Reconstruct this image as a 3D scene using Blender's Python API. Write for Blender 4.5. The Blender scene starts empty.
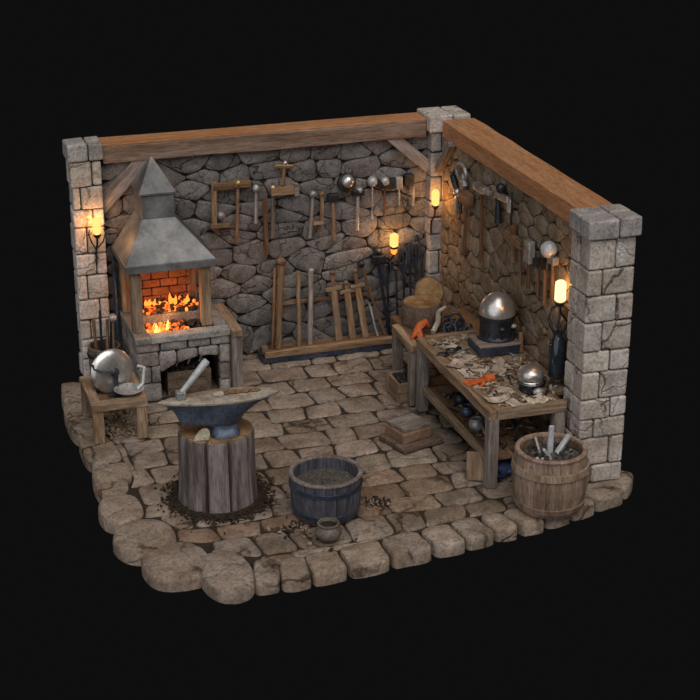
import bpy, bmesh, math, random
from mathutils import Vector as V, Matrix, noise
random.seed(7)
R = random.Random(11)
U = R.uniform
PI = math.pi
sc = bpy.context.scene
COL = sc.collection
X, Y, Z = V((1, 0, 0)), V((0, 1, 0)), V((0, 0, 1))

# ------------------------------------------------------------------ camera
F, PITCH, YAW = 1638.9, 0.387, 0.314
CAM = V((-7.159, -19.001, 8.039))
fw = V((math.sin(YAW) * math.cos(PITCH), math.cos(YAW) * math.cos(PITCH), -math.sin(PITCH)))
rt = V((math.cos(YAW), -math.sin(YAW), 0))
up = rt.cross(fw)
cd = bpy.data.cameras.new('camera')
cam = bpy.data.objects.new('camera', cd)
COL.objects.link(cam)
cd.sensor_width = 36
cd.lens = F * 36 / 700
m = Matrix((rt, up, -fw)).transposed().to_4x4()
m.translation = CAM
cam.matrix_world = m
sc.camera = cam


def at(px, py, ax, val):
    """survey helper: the point of the plane axis=val seen at a photo pixel"""
    d = fw * F + rt * (px - 350) + up * (350 - py)
    return CAM + d * ((val - CAM[ax]) / d[ax])


def fz(px, py, z=0.0): return at(px, py, 2, z)
def fy(px, py, y=-0.05): return at(px, py, 1, y)
def fx(px, py, x=0.15): return at(px, py, 0, x)


# ------------------------------------------------------------------ materials
def nt(name):
    mt = bpy.data.materials.new(name)
    mt.use_nodes = True
    t = mt.node_tree
    return mt, t, t.nodes['Principled BSDF']


def node(t, kind, **kw):
    n = t.nodes.new(kind)
    for k, v in kw.items():
        if k.startswith('i_'):
            n.inputs[k[2:].replace('_', ' ')].default_value = v
        else:
            setattr(n, k, v)
    return n


def ramp(t, fac, stops):
    r = t.nodes.new('ShaderNodeValToRGB')
    e = r.color_ramp.elements
    while len(e) < len(stops): e.new(0.5)
    for el, (p, c) in zip(e, stops):
        el.position = p
        el.color = (*c, 1)
    t.links.new(fac, r.inputs[0])
    return r.outputs[0]


def mixc(t, a, b, fac=1.0, mode='MULTIPLY'):
    n = t.nodes.new('ShaderNodeMix')
    n.data_type = 'RGBA'
    n.blend_type = mode
    for s, v in ((n.inputs[6], a), (n.inputs[7], b), (n.inputs[0], fac)):
        if hasattr(v, 'links'): t.links.new(v, s)
        elif isinstance(v, tuple): s.default_value = (*v, 1)
        else: s.default_value = v
    return n.outputs[2]


def bump(t, b, h, strength, dist=0.02):
    n = t.nodes.new('ShaderNodeBump')
    n.inputs['Strength'].default_value = strength
    n.inputs['Distance'].default_value = dist
    t.links.new(h, n.inputs['Height'])
    t.links.new(n.outputs[0], b.inputs['Normal'])


def surf(name, c1, c2, scale=6, rough=.85, metal=0, bstr=.5, wood=False, tint=True, streak=None, spec=.3, crack=0, fine=.5):
    """noise-mottled surface; wood = noise stretched along the grain stored on the mesh; tint = per-piece natural variation"""
    mt, t, b = nt(name)
    L = t.links
    g = node(t, 'ShaderNodeAttribute', attribute_name='gr')
    if wood:
        mp = node(t, 'ShaderNodeMapping')
        mp.inputs['Scale'].default_value = (1.6, 17, 17)
        L.new(g.outputs['Vector'], mp.inputs[0])
        vec = mp.outputs[0]
        n1 = node(t, 'ShaderNodeTexNoise', i_Scale=1.6, i_Detail=7.0, i_Roughness=.65, i_Distortion=.6)
        n2 = node(t, 'ShaderNodeTexNoise', i_Scale=.5, i_Detail=3.0)
    else:
        vec = g.outputs['Vector']
        n1 = node(t, 'ShaderNodeTexNoise', i_Scale=scale, i_Detail=9.0, i_Roughness=.68, i_Distortion=.3)
        n2 = node(t, 'ShaderNodeTexNoise', i_Scale=scale * .35, i_Detail=4.0)
    L.new(vec, n1.inputs[0])
    L.new(vec, n2.inputs[0])
    c = ramp(t, n1.outputs[0], [(.3, c1), (.68, c2)])
    if streak:
        c = mixc(t, c, ramp(t, n2.outputs[0], [(.42, (1, 1, 1)), (.62, streak)]))
    n3 = node(t, 'ShaderNodeTexNoise', i_Scale=(4.5 if wood else scale * 5.5), i_Detail=6.0, i_Roughness=.7)
    L.new(vec, n3.inputs[0])
    lo = 1 - fine
    c = mixc(t, c, ramp(t, n3.outputs[0], [(.34, (lo, lo, lo)), (.5, (1, 1, 1)), (.68, (1 + fine * .5,) * 3)]))
    hgt = node(t, 'ShaderNodeMath', operation='MULTIPLY_ADD')
    L.new(n3.outputs[0], hgt.inputs[0])
    hgt.inputs[1].default_value = .35
    L.new(n1.outputs[0], hgt.inputs[2])
    hout = hgt.outputs[0]
    if crack:
        ds = node(t, 'ShaderNodeTexNoise', i_Scale=4.0, i_Detail=4.0)
        L.new(g.outputs['Vector'], ds.inputs[0])
        wv = node(t, 'ShaderNodeVectorMath', operation='MULTIPLY_ADD')
        L.new(ds.outputs['Color'], wv.inputs[0])
        wv.inputs[1].default_value = (.35, .35, .35)
        L.new(g.outputs['Vector'], wv.inputs[2])
        vo = node(t, 'ShaderNodeTexVoronoi', feature='DISTANCE_TO_EDGE', i_Scale=crack)
        L.new(wv.outputs[0], vo.inputs['Vector'])
        line = ramp(t, vo.outputs['Distance'], [(.004, (.3, .27, .25)), (.028, (1, 1, 1))])
        msk = ramp(t, n2.outputs[0], [(.44, (0, 0, 0)), (.56, (1, 1, 1))])
        c = mixc(t, c, line, msk)
        hh = node(t, 'ShaderNodeMath', operation='ADD')
        L.new(hout, hh.inputs[0])
        L.new(line, hh.inputs[1])
        hout = hh.outputs[0]
    if tint:
        a = node(t, 'ShaderNodeAttribute', attribute_name='tint')
        c = mixc(t, c, a.outputs['Color'])
    L.new(c, b.inputs['Base Color'])
    b.inputs['Roughness'].default_value = rough
    b.inputs['Metallic'].default_value = metal
    b.inputs['Specular IOR Level'].default_value = spec
    if bstr: bump(t, b, hout, bstr)
    return mt


def glow(name, col, strength, mixt=0.0):
    mt, t, b = nt(name)
    e = node(t, 'ShaderNodeEmission')
    e.inputs[0].default_value = (*col, 1)
    e.inputs[1].default_value = strength
    out = t.nodes['Material Output']
    if mixt:
        tr = node(t, 'ShaderNodeBsdfTransparent')
        mx = node(t, 'ShaderNodeMixShader')
        mx.inputs[0].default_value = 1 - mixt
        t.links.new(tr.outputs[0], mx.inputs[1])
        t.links.new(e.outputs[0], mx.inputs[2])
        t.links.new(mx.outputs[0], out.inputs[0])
    else:
        t.links.new(e.outputs[0], out.inputs[0])
    return mt


def ember(name, scale, lo, hi, c_dark, stops, strength):
    mt, t, b = nt(name)
    g = node(t, 'ShaderNodeAttribute', attribute_name='gr')
    n = node(t, 'ShaderNodeTexNoise', i_Scale=scale, i_Detail=5.0, i_Roughness=.6)
    t.links.new(g.outputs['Vector'], n.inputs[0])
    b.inputs['Base Color'].default_value = (*c_dark, 1)
    b.inputs['Roughness'].default_value = .9
    c = ramp(t, n.outputs[0], [(lo, (0, 0, 0))] + stops)
    t.links.new(c, b.inputs['Emission Color'])
    b.inputs['Emission Strength'].default_value = strength
    return mt


M = {}
M['wall'] = surf('grey_rubble', (.115, .103, .098), (.25, .232, .222), 7, .85, bstr=.7, streak=(.75, .72, .7), crack=2.6)
M['wallr'] = surf('tan_rubble', (.135, .102, .068), (.32, .252, .175), 7, .85, bstr=.7, streak=(.75, .68, .6), crack=2.6)
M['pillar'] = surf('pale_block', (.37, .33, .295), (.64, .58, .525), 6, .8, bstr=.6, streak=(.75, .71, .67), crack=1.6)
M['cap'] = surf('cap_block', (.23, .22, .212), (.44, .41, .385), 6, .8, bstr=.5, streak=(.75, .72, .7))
M['mortar'] = surf('mortar', (.03, .024, .019), (.075, .06, .05), 12, .95, bstr=.6, tint=False)
M['floor'] = surf('paving_stone', (.165, .13, .102), (.345, .275, .22), 5, .75, bstr=.7, streak=(.7, .64, .58), spec=.35, crack=.9)
M['joint'] = surf('floor_joint_soil', (.014, .01, .008), (.05, .036, .027), 14, .95, bstr=.7, tint=False)
M['soil'] = surf('dark_soil', (.018, .012, .008), (.06, .04, .026), 16, .95, bstr=.9, tint=False)
M['beam'] = surf('beam_timber', (.15, .105, .075), (.33, .235, .175), 3, .7, bstr=.5, wood=True, streak=(.72, .66, .6))
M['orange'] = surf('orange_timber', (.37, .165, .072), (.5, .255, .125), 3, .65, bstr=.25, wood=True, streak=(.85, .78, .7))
M['wood'] = surf('bench_wood', (.17, .115, .07), (.38, .28, .19), 3, .7, bstr=.5, wood=True, streak=(.62, .55, .5))
M['brown'] = surf('brown_wood', (.12, .065, .033), (.27, .16, .09), 3, .7, bstr=.5, wood=True, streak=(.6, .5, .45))
M['handle'] = surf('handle_wood', (.17, .11, .066), (.33, .225, .14), 3, .6, bstr=.3, wood=True, streak=(.7, .6, .5))
M['greywood'] = surf('weathered_wood', (.15, .125, .11), (.34, .29, .26), 3, .75, bstr=.5, wood=True, streak=(.6, .55, .52))
M['bark'] = surf('bark', (.05, .034, .024), (.17, .12, .085), 9, .95, bstr=1.0)
M['stump'] = surf('stump_timber', (.1, .088, .088), (.24, .215, .215), 3, .75, bstr=.6, wood=True, streak=(.5, .45, .42))
M['endgrain'] = surf('end_grain', (.2, .115, .05), (.37, .235, .115), 10, .8, bstr=.5, streak=(.6, .5, .4))
M['iron'] = surf('dark_iron', (.02, .022, .027), (.075, .08, .095), 8, .45, .7, bstr=.3, tint=False)
M['blueiron'] = surf('blued_iron', (.045, .062, .095), (.115, .145, .2), 5, .42, .6, bstr=.25, tint=False, streak=(.6, .6, .65))
M['hood'] = surf('hood_plate', (.11, .113, .115), (.27, .27, .265), 4, .5, .25, bstr=.1, fine=.15, tint=False, streak=(.45, .46, .48))
M['steel'] = surf('bright_steel', (.5, .49, .48), (.8, .78, .76), 8, .3, .8, bstr=.06, fine=.15, tint=False, streak=(.75, .72, .7))
M['dullsteel'] = surf('dull_steel', (.28, .28, .28), (.55, .54, .53), 10, .45, .45, bstr=.2, tint=False, streak=(.6, .58, .55))
M['pale'] = surf('pale_bar', (.42, .43, .45), (.66, .67, .69), 8, .35, .15, bstr=.15, tint=True, fine=.3)
M['clay'] = surf('dull_brick', (.15, .085, .055), (.27, .165, .11), 8, .9, bstr=.6)
M['brass'] = surf('aged_brass', (.32, .2, .08), (.55, .38, .18), 8, .4, .8, bstr=.2, tint=False)
M['brick'] = surf('red_brick', (.2, .075, .04), (.36, .15, .08), 8, .9, bstr=.6)
M['forge'] = surf('forge_stone', (.17, .155, .145), (.36, .33, .31), 6, .85, bstr=.5, streak=(.65, .62, .6))
M['coal'] = surf('coal_lumps', (.01, .009, .009), (.05, .045, .042), 12, .7, bstr=.6, tint=False)
M['ash'] = surf('grey_ash', (.045, .04, .036), (.13, .115, .1), 14, .95, bstr=.9, tint=False)
M['tub'] = surf('tub_staves', (.045, .046, .058), (.12, .12, .145), 3, .6, bstr=.5, wood=True, streak=(.6, .6, .62))
M['barrel'] = surf('barrel_staves', (.19, .135, .1), (.38, .285, .215), 3, .65, bstr=.5, wood=True, streak=(.7, .62, .55))
M['scrap'] = surf('pale_scrap', (.34, .29, .23), (.66, .59, .49), 7, .8, bstr=.4, streak=(.7, .62, .55))
M['red'] = surf('orange_leather', (.3, .055, .012), (.62, .15, .035), 9, .6, bstr=.5, tint=False)
M['blue'] = surf('blue_cloth', (.02, .035, .09), (.05, .075, .16), 9, .8, bstr=.5, tint=False)
M['anvil'] = surf('anvil_blue', (.06, .078, .11), (.14, .175, .235), 5, .4, .25, bstr=.25, tint=False, streak=(.6, .6, .66))
M['anvtop'] = surf('worn_anvil_face', (.3, .26, .215), (.52, .46, .39), 7, .6, .1, bstr=.3, tint=False, streak=(.6, .52, .45))
M['straw'] = surf('wood_shavings', (.16, .115, .07), (.4, .31, .2), 9, .9, bstr=.3)
M['pot'] = surf('clay_pot', (.07, .06, .05), (.17, .145, .115), 7, .5, bstr=.2, tint=False)
M['bulb'] = glow('lamp_glass_glow', (1, .5, .14), 1.8, .2)
M['bulbw'] = glow('lamp_glass_pale', (1, .87, .48), 1.5, .3)
M['flame'] = glow('flame', (1, .25, .03), 2.2)
M['flamey'] = glow('flame_core', (1, .58, .14), 2.6)
M['ember'] = ember('glowing_ember', 7, .42, .7, (.03, .015, .01), [(.52, (1, .12, .01)), (.66, (1, .42, .08))], 1.7)
M['glass'] = surf('dark_bottle', (.01, .014, .02), (.03, .04, .055), 6, .12, 0, bstr=0, tint=False, spec=.6)


# ------------------------------------------------------------------ mesh building
_ico = {}
def ico(sub):
    if sub not in _ico:
        b = bmesh.new()
        bmesh.ops.create_icosphere(b, subdivisions=sub, radius=1)
        b.verts.ensure_lookup_table()
        _ico[sub] = ([v.co.copy() for v in b.verts], [[v.index for v in f.verts] for f in b.faces])
        b.free()
    return _ico[sub]


def tint(a=.16, hue=.05):
    k = 1 + U(-a, a)
    return V((k * (1 + U(-hue, hue)), k, k * (1 + U(-hue, hue))))


def perp(ax):
    u = ax.cross(Z)
    if u.length < .05: u = ax.cross(Y)
    u.normalize()
    return u, ax.cross(u).normalized()


class MB:
    def __init__(s):
        s.bm = bmesh.new()
        s.g = s.bm.verts.layers.float_vector.new('gr')
        s.t = s.bm.verts.layers.float_vector.new('tint')

    def add(s, vs, fs, grain=None, tn=None, smooth=True, mi=0):
        tn = tn if tn is not None else V((1, 1, 1))
        off = V((U(-9, 9), U(-9, 9), U(-9, 9)))
        if grain:
            o, ax = grain
            a, b = perp(ax)
        L = []
        for v in vs:
            w = s.bm.verts.new(v)
            if grain:
                d = V(v) - o
                w[s.g] = V((d.dot(ax), d.dot(a), d.dot(b))) + off
            else:
                w[s.g] = V(v) + off
            w[s.t] = tn
            L.append(w)
        for f in fs:
            try: fc = s.bm.faces.new([L[i] for i in f])
            except ValueError: continue
            fc.smooth = smooth
            fc.material_index = mi
        return s

    def bar(s, p, q, w, h=None, side=None, seg=3, wob=.004, taper=1, tn=None, mi=0):
        """hewn rectangular bar from p to q"""
        p, q = V(p), V(q)
        h = w if h is None else h
        ax = (q - p).normalized()
        if side is not None:
            a = V(side); a = (a - ax * a.dot(ax)).normalized(); b = ax.cross(a)
        else: a, b = perp(ax)
        vs, fs = [], []
        for i in range(seg + 1):
            t = i / seg
            k = 1 + (taper - 1) * t
            c = p.lerp(q, t)
            for x, y in ((-1, -1), (1, -1), (1, 1), (-1, 1)):
                vs.append(c + a * (x * w * k / 2 + U(-wob, wob)) + b * (y * h * k / 2 + U(-wob, wob)))
        for i in range(seg):
            for j in range(4):
                fs.append((i * 4 + j, i * 4 + (j + 1) % 4, i * 4 + 4 + (j + 1) % 4, i * 4 + 4 + j))
        fs += [(3, 2, 1, 0), tuple(seg * 4 + j for j in range(4))]
        return s.add(vs, fs, (p, ax), tn or tint(), False, mi)

    def box(s, lo, hi, ax='x', wob=.003, seg=3, tn=None, mi=0):
        """axis-aligned hewn box, grain along ax"""
        lo, hi = V(lo), V(hi)
        c = (lo + hi) / 2
        d = hi - lo
        if ax == 'x': return s.bar((lo.x, c.y, c.z), (hi.x, c.y, c.z), d.y, d.z, Y, seg, wob, tn=tn, mi=mi)
        if ax == 'y': return s.bar((c.x, lo.y, c.z), (c.x, hi.y, c.z), d.x, d.z, X, seg, wob, tn=tn, mi=mi)
        return s.bar((c.x, c.y, lo.z), (c.x, c.y, hi.z), d.x, d.y, X, seg, wob, tn=tn, mi=mi)

    def tube(s, pts, rad, n=8, tn=None, mi=0, closed=False):
        pts = [V(p) for p in pts]
        if not hasattr(rad, '__len__'): rad = [rad] * len(pts)
        N = len(pts)
        vs, fs = [], []
        a = None
        for i, p in enumerate(pts):
            if closed: d = (pts[(i + 1) % N] - pts[i - 1]).normalized()
            else: d = (pts[min(i + 1, N - 1)] - pts[max(i - 1, 0)]).normalized()
            if a is None: a, _ = perp(d)
            a = (a - d * a.dot(d)).normalized()
            b = d.cross(a)
            for j in range(n):
                t = 2 * PI * j / n
                vs.append(p + (a * math.cos(t) + b * math.sin(t)) * rad[i])
        for i in range(N if closed else N - 1):
            for j in range(n):
                k, i2 = (j + 1) % n, (i + 1) % N
                fs.append((i * n + j, i * n + k, i2 * n + k, i2 * n + j))
        if not closed: fs += [tuple(range(n - 1, -1, -1)), tuple((N - 1) * n + j for j in range(n))]
        return s.add(vs, fs, (pts[0], (pts[-1] - pts[0]).normalized() if not closed else Z), tn or tint(), True, mi)

    def lathe(s, o, prof, n=28, ax=Z, rf=None, cap=True, tn=None, mi=0):
        """profile [(radius, height)] turned round ax at o; rf(theta, h) scales the radius"""
        o = V(o); ax = V(ax).normalized()
        a, b = perp(ax)
        if ax == Z: a, b = X, Y
        vs, fs = [], []
        for r, h in prof:
            for j in range(n):
                t = 2 * PI * j / n
                k = rf(t, h) if rf else 1
                vs.append(o + ax * h + (a * math.cos(t) + b * math.sin(t)) * max(r * k, 1e-4))
        for i in range(len(prof) - 1):
            for j in range(n):
                k = (j + 1) % n
                fs.append((i * n + j, i * n + k, i * n + n + k, i * n + n + j))
        if cap: fs += [tuple(range(n - 1, -1, -1)), tuple((len(prof) - 1) * n + j for j in range(n))]
        return s.add(vs, fs, (o, ax), tn or tint(), True, mi)

    def blob(s, c, r, sub=2, amp=.25, freq=1.6, rot=None, tn=None, mi=0, smooth=False):
        vs, fs = ico(sub)
        if not hasattr(r, '__len__'): r = (r, r, r)
        off = V((U(-50, 50), U(-50, 50), U(-50, 50)))
        rot = rot or Matrix.Rotation(U(0, 6.28), 3, V((U(-1, 1), U(-1, 1), U(-1, 1) + .01)))
        out = []
        for v in vs:
            k = 1 + amp * noise.noise(v * freq + off)
            w = V((v.x * r[0], v.y * r[1], v.z * r[2])) * k
            out.append(V(c) + rot @ w)
        return s.add(out, fs, None, tn or tint(), smooth, mi)

    def prism(s, poly, o, u, v, n, d, tn=None, mi=0, grain=None):
        """polygon in the (u,v) plane through o, extruded by d along n"""
        o, u, v, n = V(o), V(u), V(v), V(n)
        k = len(poly)
        a = [o + u * x + v * y for x, y in poly]
        vs = a + [p + n * d for p in a]
        fs = [tuple(range(k)), tuple(range(2 * k - 1, k - 1, -1))] + [(i, i + k, (i + 1) % k + k, (i + 1) % k) for i in range(k)]
        s.add(vs, fs, (o, grain or u), tn or tint(), False, mi)
        return s

    def loft(s, rings, tn=None, mi=0, smooth=True, cap=True, grain=None):
        n = len(rings[0])
        vs = [p for r in rings for p in r]
        fs = []
        for i in range(len(rings) - 1):
            for j in range(n):
                k = (j + 1) % n
                fs.append((i * n + j, i * n + k, i * n + n + k, i * n + n + j))
        if cap: fs += [tuple(range(n - 1, -1, -1)), tuple((len(rings) - 1) * n + j for j in range(n))]
        return s.add(vs, fs, grain, tn or tint(), smooth, mi)

    def stone(s, poly, o, u, v, n, d0, d1, e=.02, bulge=.01, tn=None, mi=0, rnd=2, lump=.006):
        """one laid stone: rounded outline, eased edges, uneven face"""
        for _ in range(rnd):
            q = []
            for i in range(len(poly)):
                a, b = poly[i], poly[(i + 1) % len(poly)]
                q += [(a[0] * .78 + b[0] * .22, a[1] * .78 + b[1] * .22), (a[0] * .22 + b[0] * .78, a[1] * .22 + b[1] * .78)]
            poly = q
        cx = sum(p[0] for p in poly) / len(poly)
        cy = sum(p[1] for p in poly) / len(poly)
        o, u, v, n = V(o), V(u), V(v), V(n)
        off = V((U(-50, 50), U(-50, 50), U(-50, 50)))

        def ring(ins, d, k=1.0, l=0):
            out = []
            for x, y in poly:
                dx, dy = x - cx, y - cy
                L = math.hypot(dx, dy) or 1e-6
                f = max(0, 1 - ins / L) * k
                p = o + u * (cx + dx * f) + v * (cy + dy * f)
                out.append(p + n * (d + (l * noise.noise(p * 7 + off) if l else 0)))
            return out
        e = min(e, .35 * min(math.hypot(x - cx, y - cy) for x, y in poly))
        rings = [ring(0, d0), ring(0, d1 - e, 1, lump * .5), ring(e * .3, d1 - e * .3, 1, lump), ring(e, d1, 1, lump), ring(e, d1 + bulge * .7, .62, lump * 1.6), ring(e, d1 + bulge, .25, lump * 1.6)]
        k = len(poly)
        vs = [p for r in rings for p in r]
        fs = []
        for i in range(len(rings) - 1):
            for j in range(k):
                fs.append((i * k + j, i * k + (j + 1) % k, i * k + k + (j + 1) % k, i * k + k + j))
        fs.append(tuple((len(rings) - 1) * k + j for j in range(k)))
        return s.add(vs, fs, None, tn or tint(), True, mi)

    def build(s, name, mats, parent=None, bev=0, sharp=True):
        bm = s.bm
        bmesh.ops.recalc_face_normals(bm, faces=bm.faces)
        if sharp:
            for e in bm.edges:
                if len(e.link_faces) == 2 and e.calc_face_angle(0) > .75: e.smooth = False
        if parent is None:
            cs = [v.co for v in bm.verts]
            org = V(((min(c.x for c in cs) + max(c.x for c in cs)) / 2, (min(c.y for c in cs) + max(c.y for c in cs)) / 2, min(c.z for c in cs)))
        else:
            org, q = V((0, 0, 0)), parent
            while q is not None:
                org += q.location
                q = q.parent
        for v in bm.verts: v.co -= org
        me = bpy.data.meshes.new(name)
        bm.to_mesh(me)
        bm.free()
        for mt in (mats if isinstance(mats, (list, tuple)) else [mats]): me.materials.append(M[mt])
        o = bpy.data.objects.new(name, me)
        COL.objects.link(o)
        if parent is None: o.location = org
        else: o.parent = parent
        if bev:
            b = o.modifiers.new('bevel', 'BEVEL')
            b.width = bev
            b.segments = 2
            b.limit_method = 'ANGLE'
            b.use_clamp_overlap = bev < .02
            b.angle_limit = .7
        return o


def tag(o, label, cat, group=None, kind=None):
    o['label'] = label
    o['category'] = cat
    if group: o['group'] = group
    if kind: o['kind'] = kind
    return o


def thing(name, loc, label, cat, group=None):
    o = bpy.data.objects.new(name, None)
    o.empty_display_size = .1
    COL.objects.link(o)
    o.location = V(loc)
    return tag(o, label, cat, group)


def struct(o, label=None):
    o['kind'] = 'structure'
    if label: o['label'] = label
    return o


def clip(poly, mx, my, nx, ny):
    """keep the side of the line through (mx,my) that n points away from"""
    out = []
    for i in range(len(poly)):
        a, b = poly[i], poly[(i + 1) % len(poly)]
        da = (a[0] - mx) * nx + (a[1] - my) * ny
        db = (b[0] - mx) * nx + (b[1] - my) * ny
        if da <= 0: out.append(a)
        if (da < 0 < db) or (db < 0 < da):
            t = da / (da - db)
            out.append((a[0] + (b[0] - a[0]) * t, a[1] + (b[1] - a[1]) * t))
    return out


def shrink(poly, g):
    cx = sum(p[0] for p in poly) / len(poly)
    cy = sum(p[1] for p in poly) / len(poly)
    out = []
    for x, y in poly:
        L = math.hypot(x - cx, y - cy) or 1e-6
        f = max(.2, 1 - g / L)
        out.append((cx + (x - cx) * f, cy + (y - cy) * f))
    return out


def rubble(mb, u0, u1, v0, v1, o, u, v, n, su, sv, d0, d1, mi=0, gap=.006, ta=.15):
    seeds = []
    rows = int((v1 - v0) / sv)
    for r in range(rows):
        cols = max(1, int((u1 - u0) / su))
        for c in range(cols):
            if U(0, 1) < .1: continue
            seeds.append((u0 + (c + .5 + (r % 2) * .5 - .25 + U(-.38, .38)) * (u1 - u0) / cols, v0 + (r + .5 + U(-.36, .36)) * (v1 - v0) / rows))
    k = su / sv * .92
    for i, (a, b) in enumerate(seeds):
        near = sorted(((p[0] - a) ** 2 + ((p[1] - b) * k) ** 2, j) for j, p in enumerate(seeds) if j != i)[:22]
        poly = [(u0, v0 * k), (u1, v0 * k), (u1, v1 * k), (u0, v1 * k)]
        for _, j in near:
            p = seeds[j]
            poly = clip(poly, (a + p[0]) / 2, (b + p[1]) / 2 * k, p[0] - a, (p[1] - b) * k)
            if len(poly) < 3: break
        if len(poly) < 3: continue
        poly = [(x + U(-.008, .008), y / k + U(-.008, .008)) for x, y in poly]
        mb.stone(shrink(poly, gap), o, u, v, n, d0, d1 + U(-.014, .006), .014, .006, tint(ta, .04), mi, 1, .01)


# ================================================================== SETTING
# ---- floor
EDGE = [((61, 380), .3), ((62, 402), .3), ((76, 436), .34), ((93, 464), .36), ((97, 487), .44), ((100, 515), .6), ((117, 541), .74), ((146, 567), .8), ((205, 581), .78), ((252, 581), .5),
        ((282, 579), .4), ((313, 574), .42), ((350, 566), .4), ((393, 556), .44), ((436, 546), .4), ((468, 538), .42), ((498, 530), .4), ((522, 524), .36), ((548, 517), .36), ((573, 509), .36), ((598, 500), .36), ((627, 488), .4), ((634, 470), .4)]
ol = [tuple(fz(*p)[:2]) for p, d in EDGE] + [(.72, .3), (-4.75, .3)]


CEN = V((-2.2, -2.4))
inner = []
for p, d in EDGE:
    q = V(fz(*p)[:2])
    inner.append(tuple(q + (CEN - q).normalized() * (d * .95 if d < .5 else .25)))
inner += [(.62, .3), (-4.5, .3)]


bould = []
for px, py, hw, hh in ((121, 507, 22.5, 14.5), (144.5, 535, 31, 16), (176, 559, 33, 16.5), (227, 569, 25.5, 17), (111, 482, 18, 13)):
    c = fz(px, py)
    bould.append((c.x, c.y, hw / 94, hh / 94 / .42))


def inside(x, y, ol=None):
    ol = ol or inner
    r = False
    for i in range(len(ol)):
        a, b = ol[i], ol[(i + 1) % len(ol)]
        if (a[1] > y) != (b[1] > y) and x < (b[0] - a[0]) * (y - a[1]) / (b[1] - a[1]) + a[0]: r = not r
    return r


mb = MB()
rowy = [.3]
while rowy[-1] > -6: rowy.append(rowy[-1] - U(.31, .46))
def jit(x, y): return (x + .05 * noise.noise(V((x * 2, y * 2, 3))), y + .085 * noise.noise(V((x * 1.1, y * 1.3, 9))) + .02 * noise.noise(V((x * 5, y * 5, 1))))
for r in range(len(rowy) - 1):
    y1, y0 = rowy[r], rowy[r + 1]
    x = -5.2 - U(0, .4)
    while x < 1:
        w = U(.34, .6)
        s = U(-.03, .03)
        cut = [(x, x + w)]
        poly = [(x + s, y0), (x + w / 2, y0), (x + w + s, y0), (x + w, (y0 + y1) / 2), (x + w - s, y1), (x + w / 2, y1), (x - s, y1), (x, (y0 + y1) / 2)]
        x += w
        poly = [jit(a + U(-.012, .012), b + U(-.015, .015)) for a, b in poly]
        cx = sum(p[0] for p in poly) / 8
        cy = sum(p[1] for p in poly) / 8
        n_in = sum(inside(*p) for p in poly)
        if not inside(cx, cy, ol) or n_in < 2: continue
        if any(((cx - bx) / (ra - .06)) ** 2 + ((cy - by) / (rb - .06)) ** 2 < 1 for bx, by, ra, rb in bould): continue
        q = []
        for a, b in poly:
            for _ in range(30):
                if inside(a, b): break
                a += (CEN.x - a) * .02
                b += (CEN.y - b) * .02
            for bx, by, ra, rb in bould:
                d = math.hypot((a - bx) / ra, (b - by) / rb)
                if d < 1.03: a, b = bx + (a - bx) * 1.03 / d, by + (b - by) * 1.03 / d
            q.append((a, b))
        area = abs(sum(q[i][0] * q[(i + 1) % 8][1] - q[(i + 1) % 8][0] * q[i][1] for i in range(8))) / 2
        if area < .014: continue
        tn = tint(.14, .03)
        if (cx, cy) != (0, 0) and ((-1.0 > cy + 3.2 and cx < -2.6 and U(0, 1) < .35) or (abs(cx + 1.9) < .5 and abs(cy + 4.1) < .5)): tn = V((tn.x * .95, tn.y * .83, tn.z * .74))
        mb.stone(shrink(q, .011), (0, 0, 0), X, Y, Z, -.15, -.014 + U(-.008, .004), .026, .006, tn, 0, 2, .012)
for bx, by, ra, rb in bould:
    poly = [(bx + ra * math.copysign(abs(math.cos(t * PI / 6)) ** .85, math.cos(t * PI / 6)) * U(.94, 1.02), by + rb * math.copysign(abs(math.sin(t * PI / 6)) ** .85, math.sin(t * PI / 6)) * U(.94, 1.02)) for t in range(12)]
    mb.stone(poly, (0, 0, 0), X, Y, Z, -.15, .0, .05, .008, tint(.06, .02) * 1.1, 0, 2, .012)
fc = CEN
for (p0, d0_), (p1, d1_) in zip(EDGE, EDGE[1:]):
    if max(d0_, d1_) >= .5 and p0 != (252, 581): continue
    a, b = V(fz(*p0)[:2]), V(fz(*p1)[:2])
    dd = max(d0_, d1_) if d0_ + d1_ > 1.1 else (d0_ + d1_) / 2
    mid = (a + b) / 2
    nrm = V(((b - a).y, -(b - a).x)).normalized()
    if nrm.dot(fc - mid) < 0: nrm = -nrm
    inw = (nrm + (fc - mid).normalized() * .6).normalized()
    sq = .8 if dd > .55 else .97
    i0, i1 = a + inw * dd, b + inw * dd
    ic = (i0 + i1) / 2
    i0, i1 = ic + (i0 - ic) * sq, ic + (i1 - ic) * sq
    out = -nrm * (.07 if dd > .55 else .03)
    lp_ = [a + (b - a) * .03, a.lerp(b, .3) + out, a.lerp(b, .7) + out, b + (a - b) * .03, b.lerp(i1, .5), i1, ic + inw * .04, i0, a.lerp(i0, .5)]
    lp_ = [(p.x + U(-.015, .015), p.y + U(-.015, .015)) for p in lp_]
    mb.stone(shrink(lp_, .035 if dd > .55 else .016), (0, 0, 0), X, Y, Z, -.16, -.006, .06 if dd > .55 else .04, .006, tint(.08, .03) * 1.08, 0, 2, .012)
base = []
for x, y in ol:
    base.append((-2.2 + (x + 2.2) * .93, -2.4 + (y + 2.4) * .88))
mb.prism(base, (0, 0, -.15), X, Y, Z, .115, mi=1)
floor = struct(mb.build('floor', ['floor', 'joint']))

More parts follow.
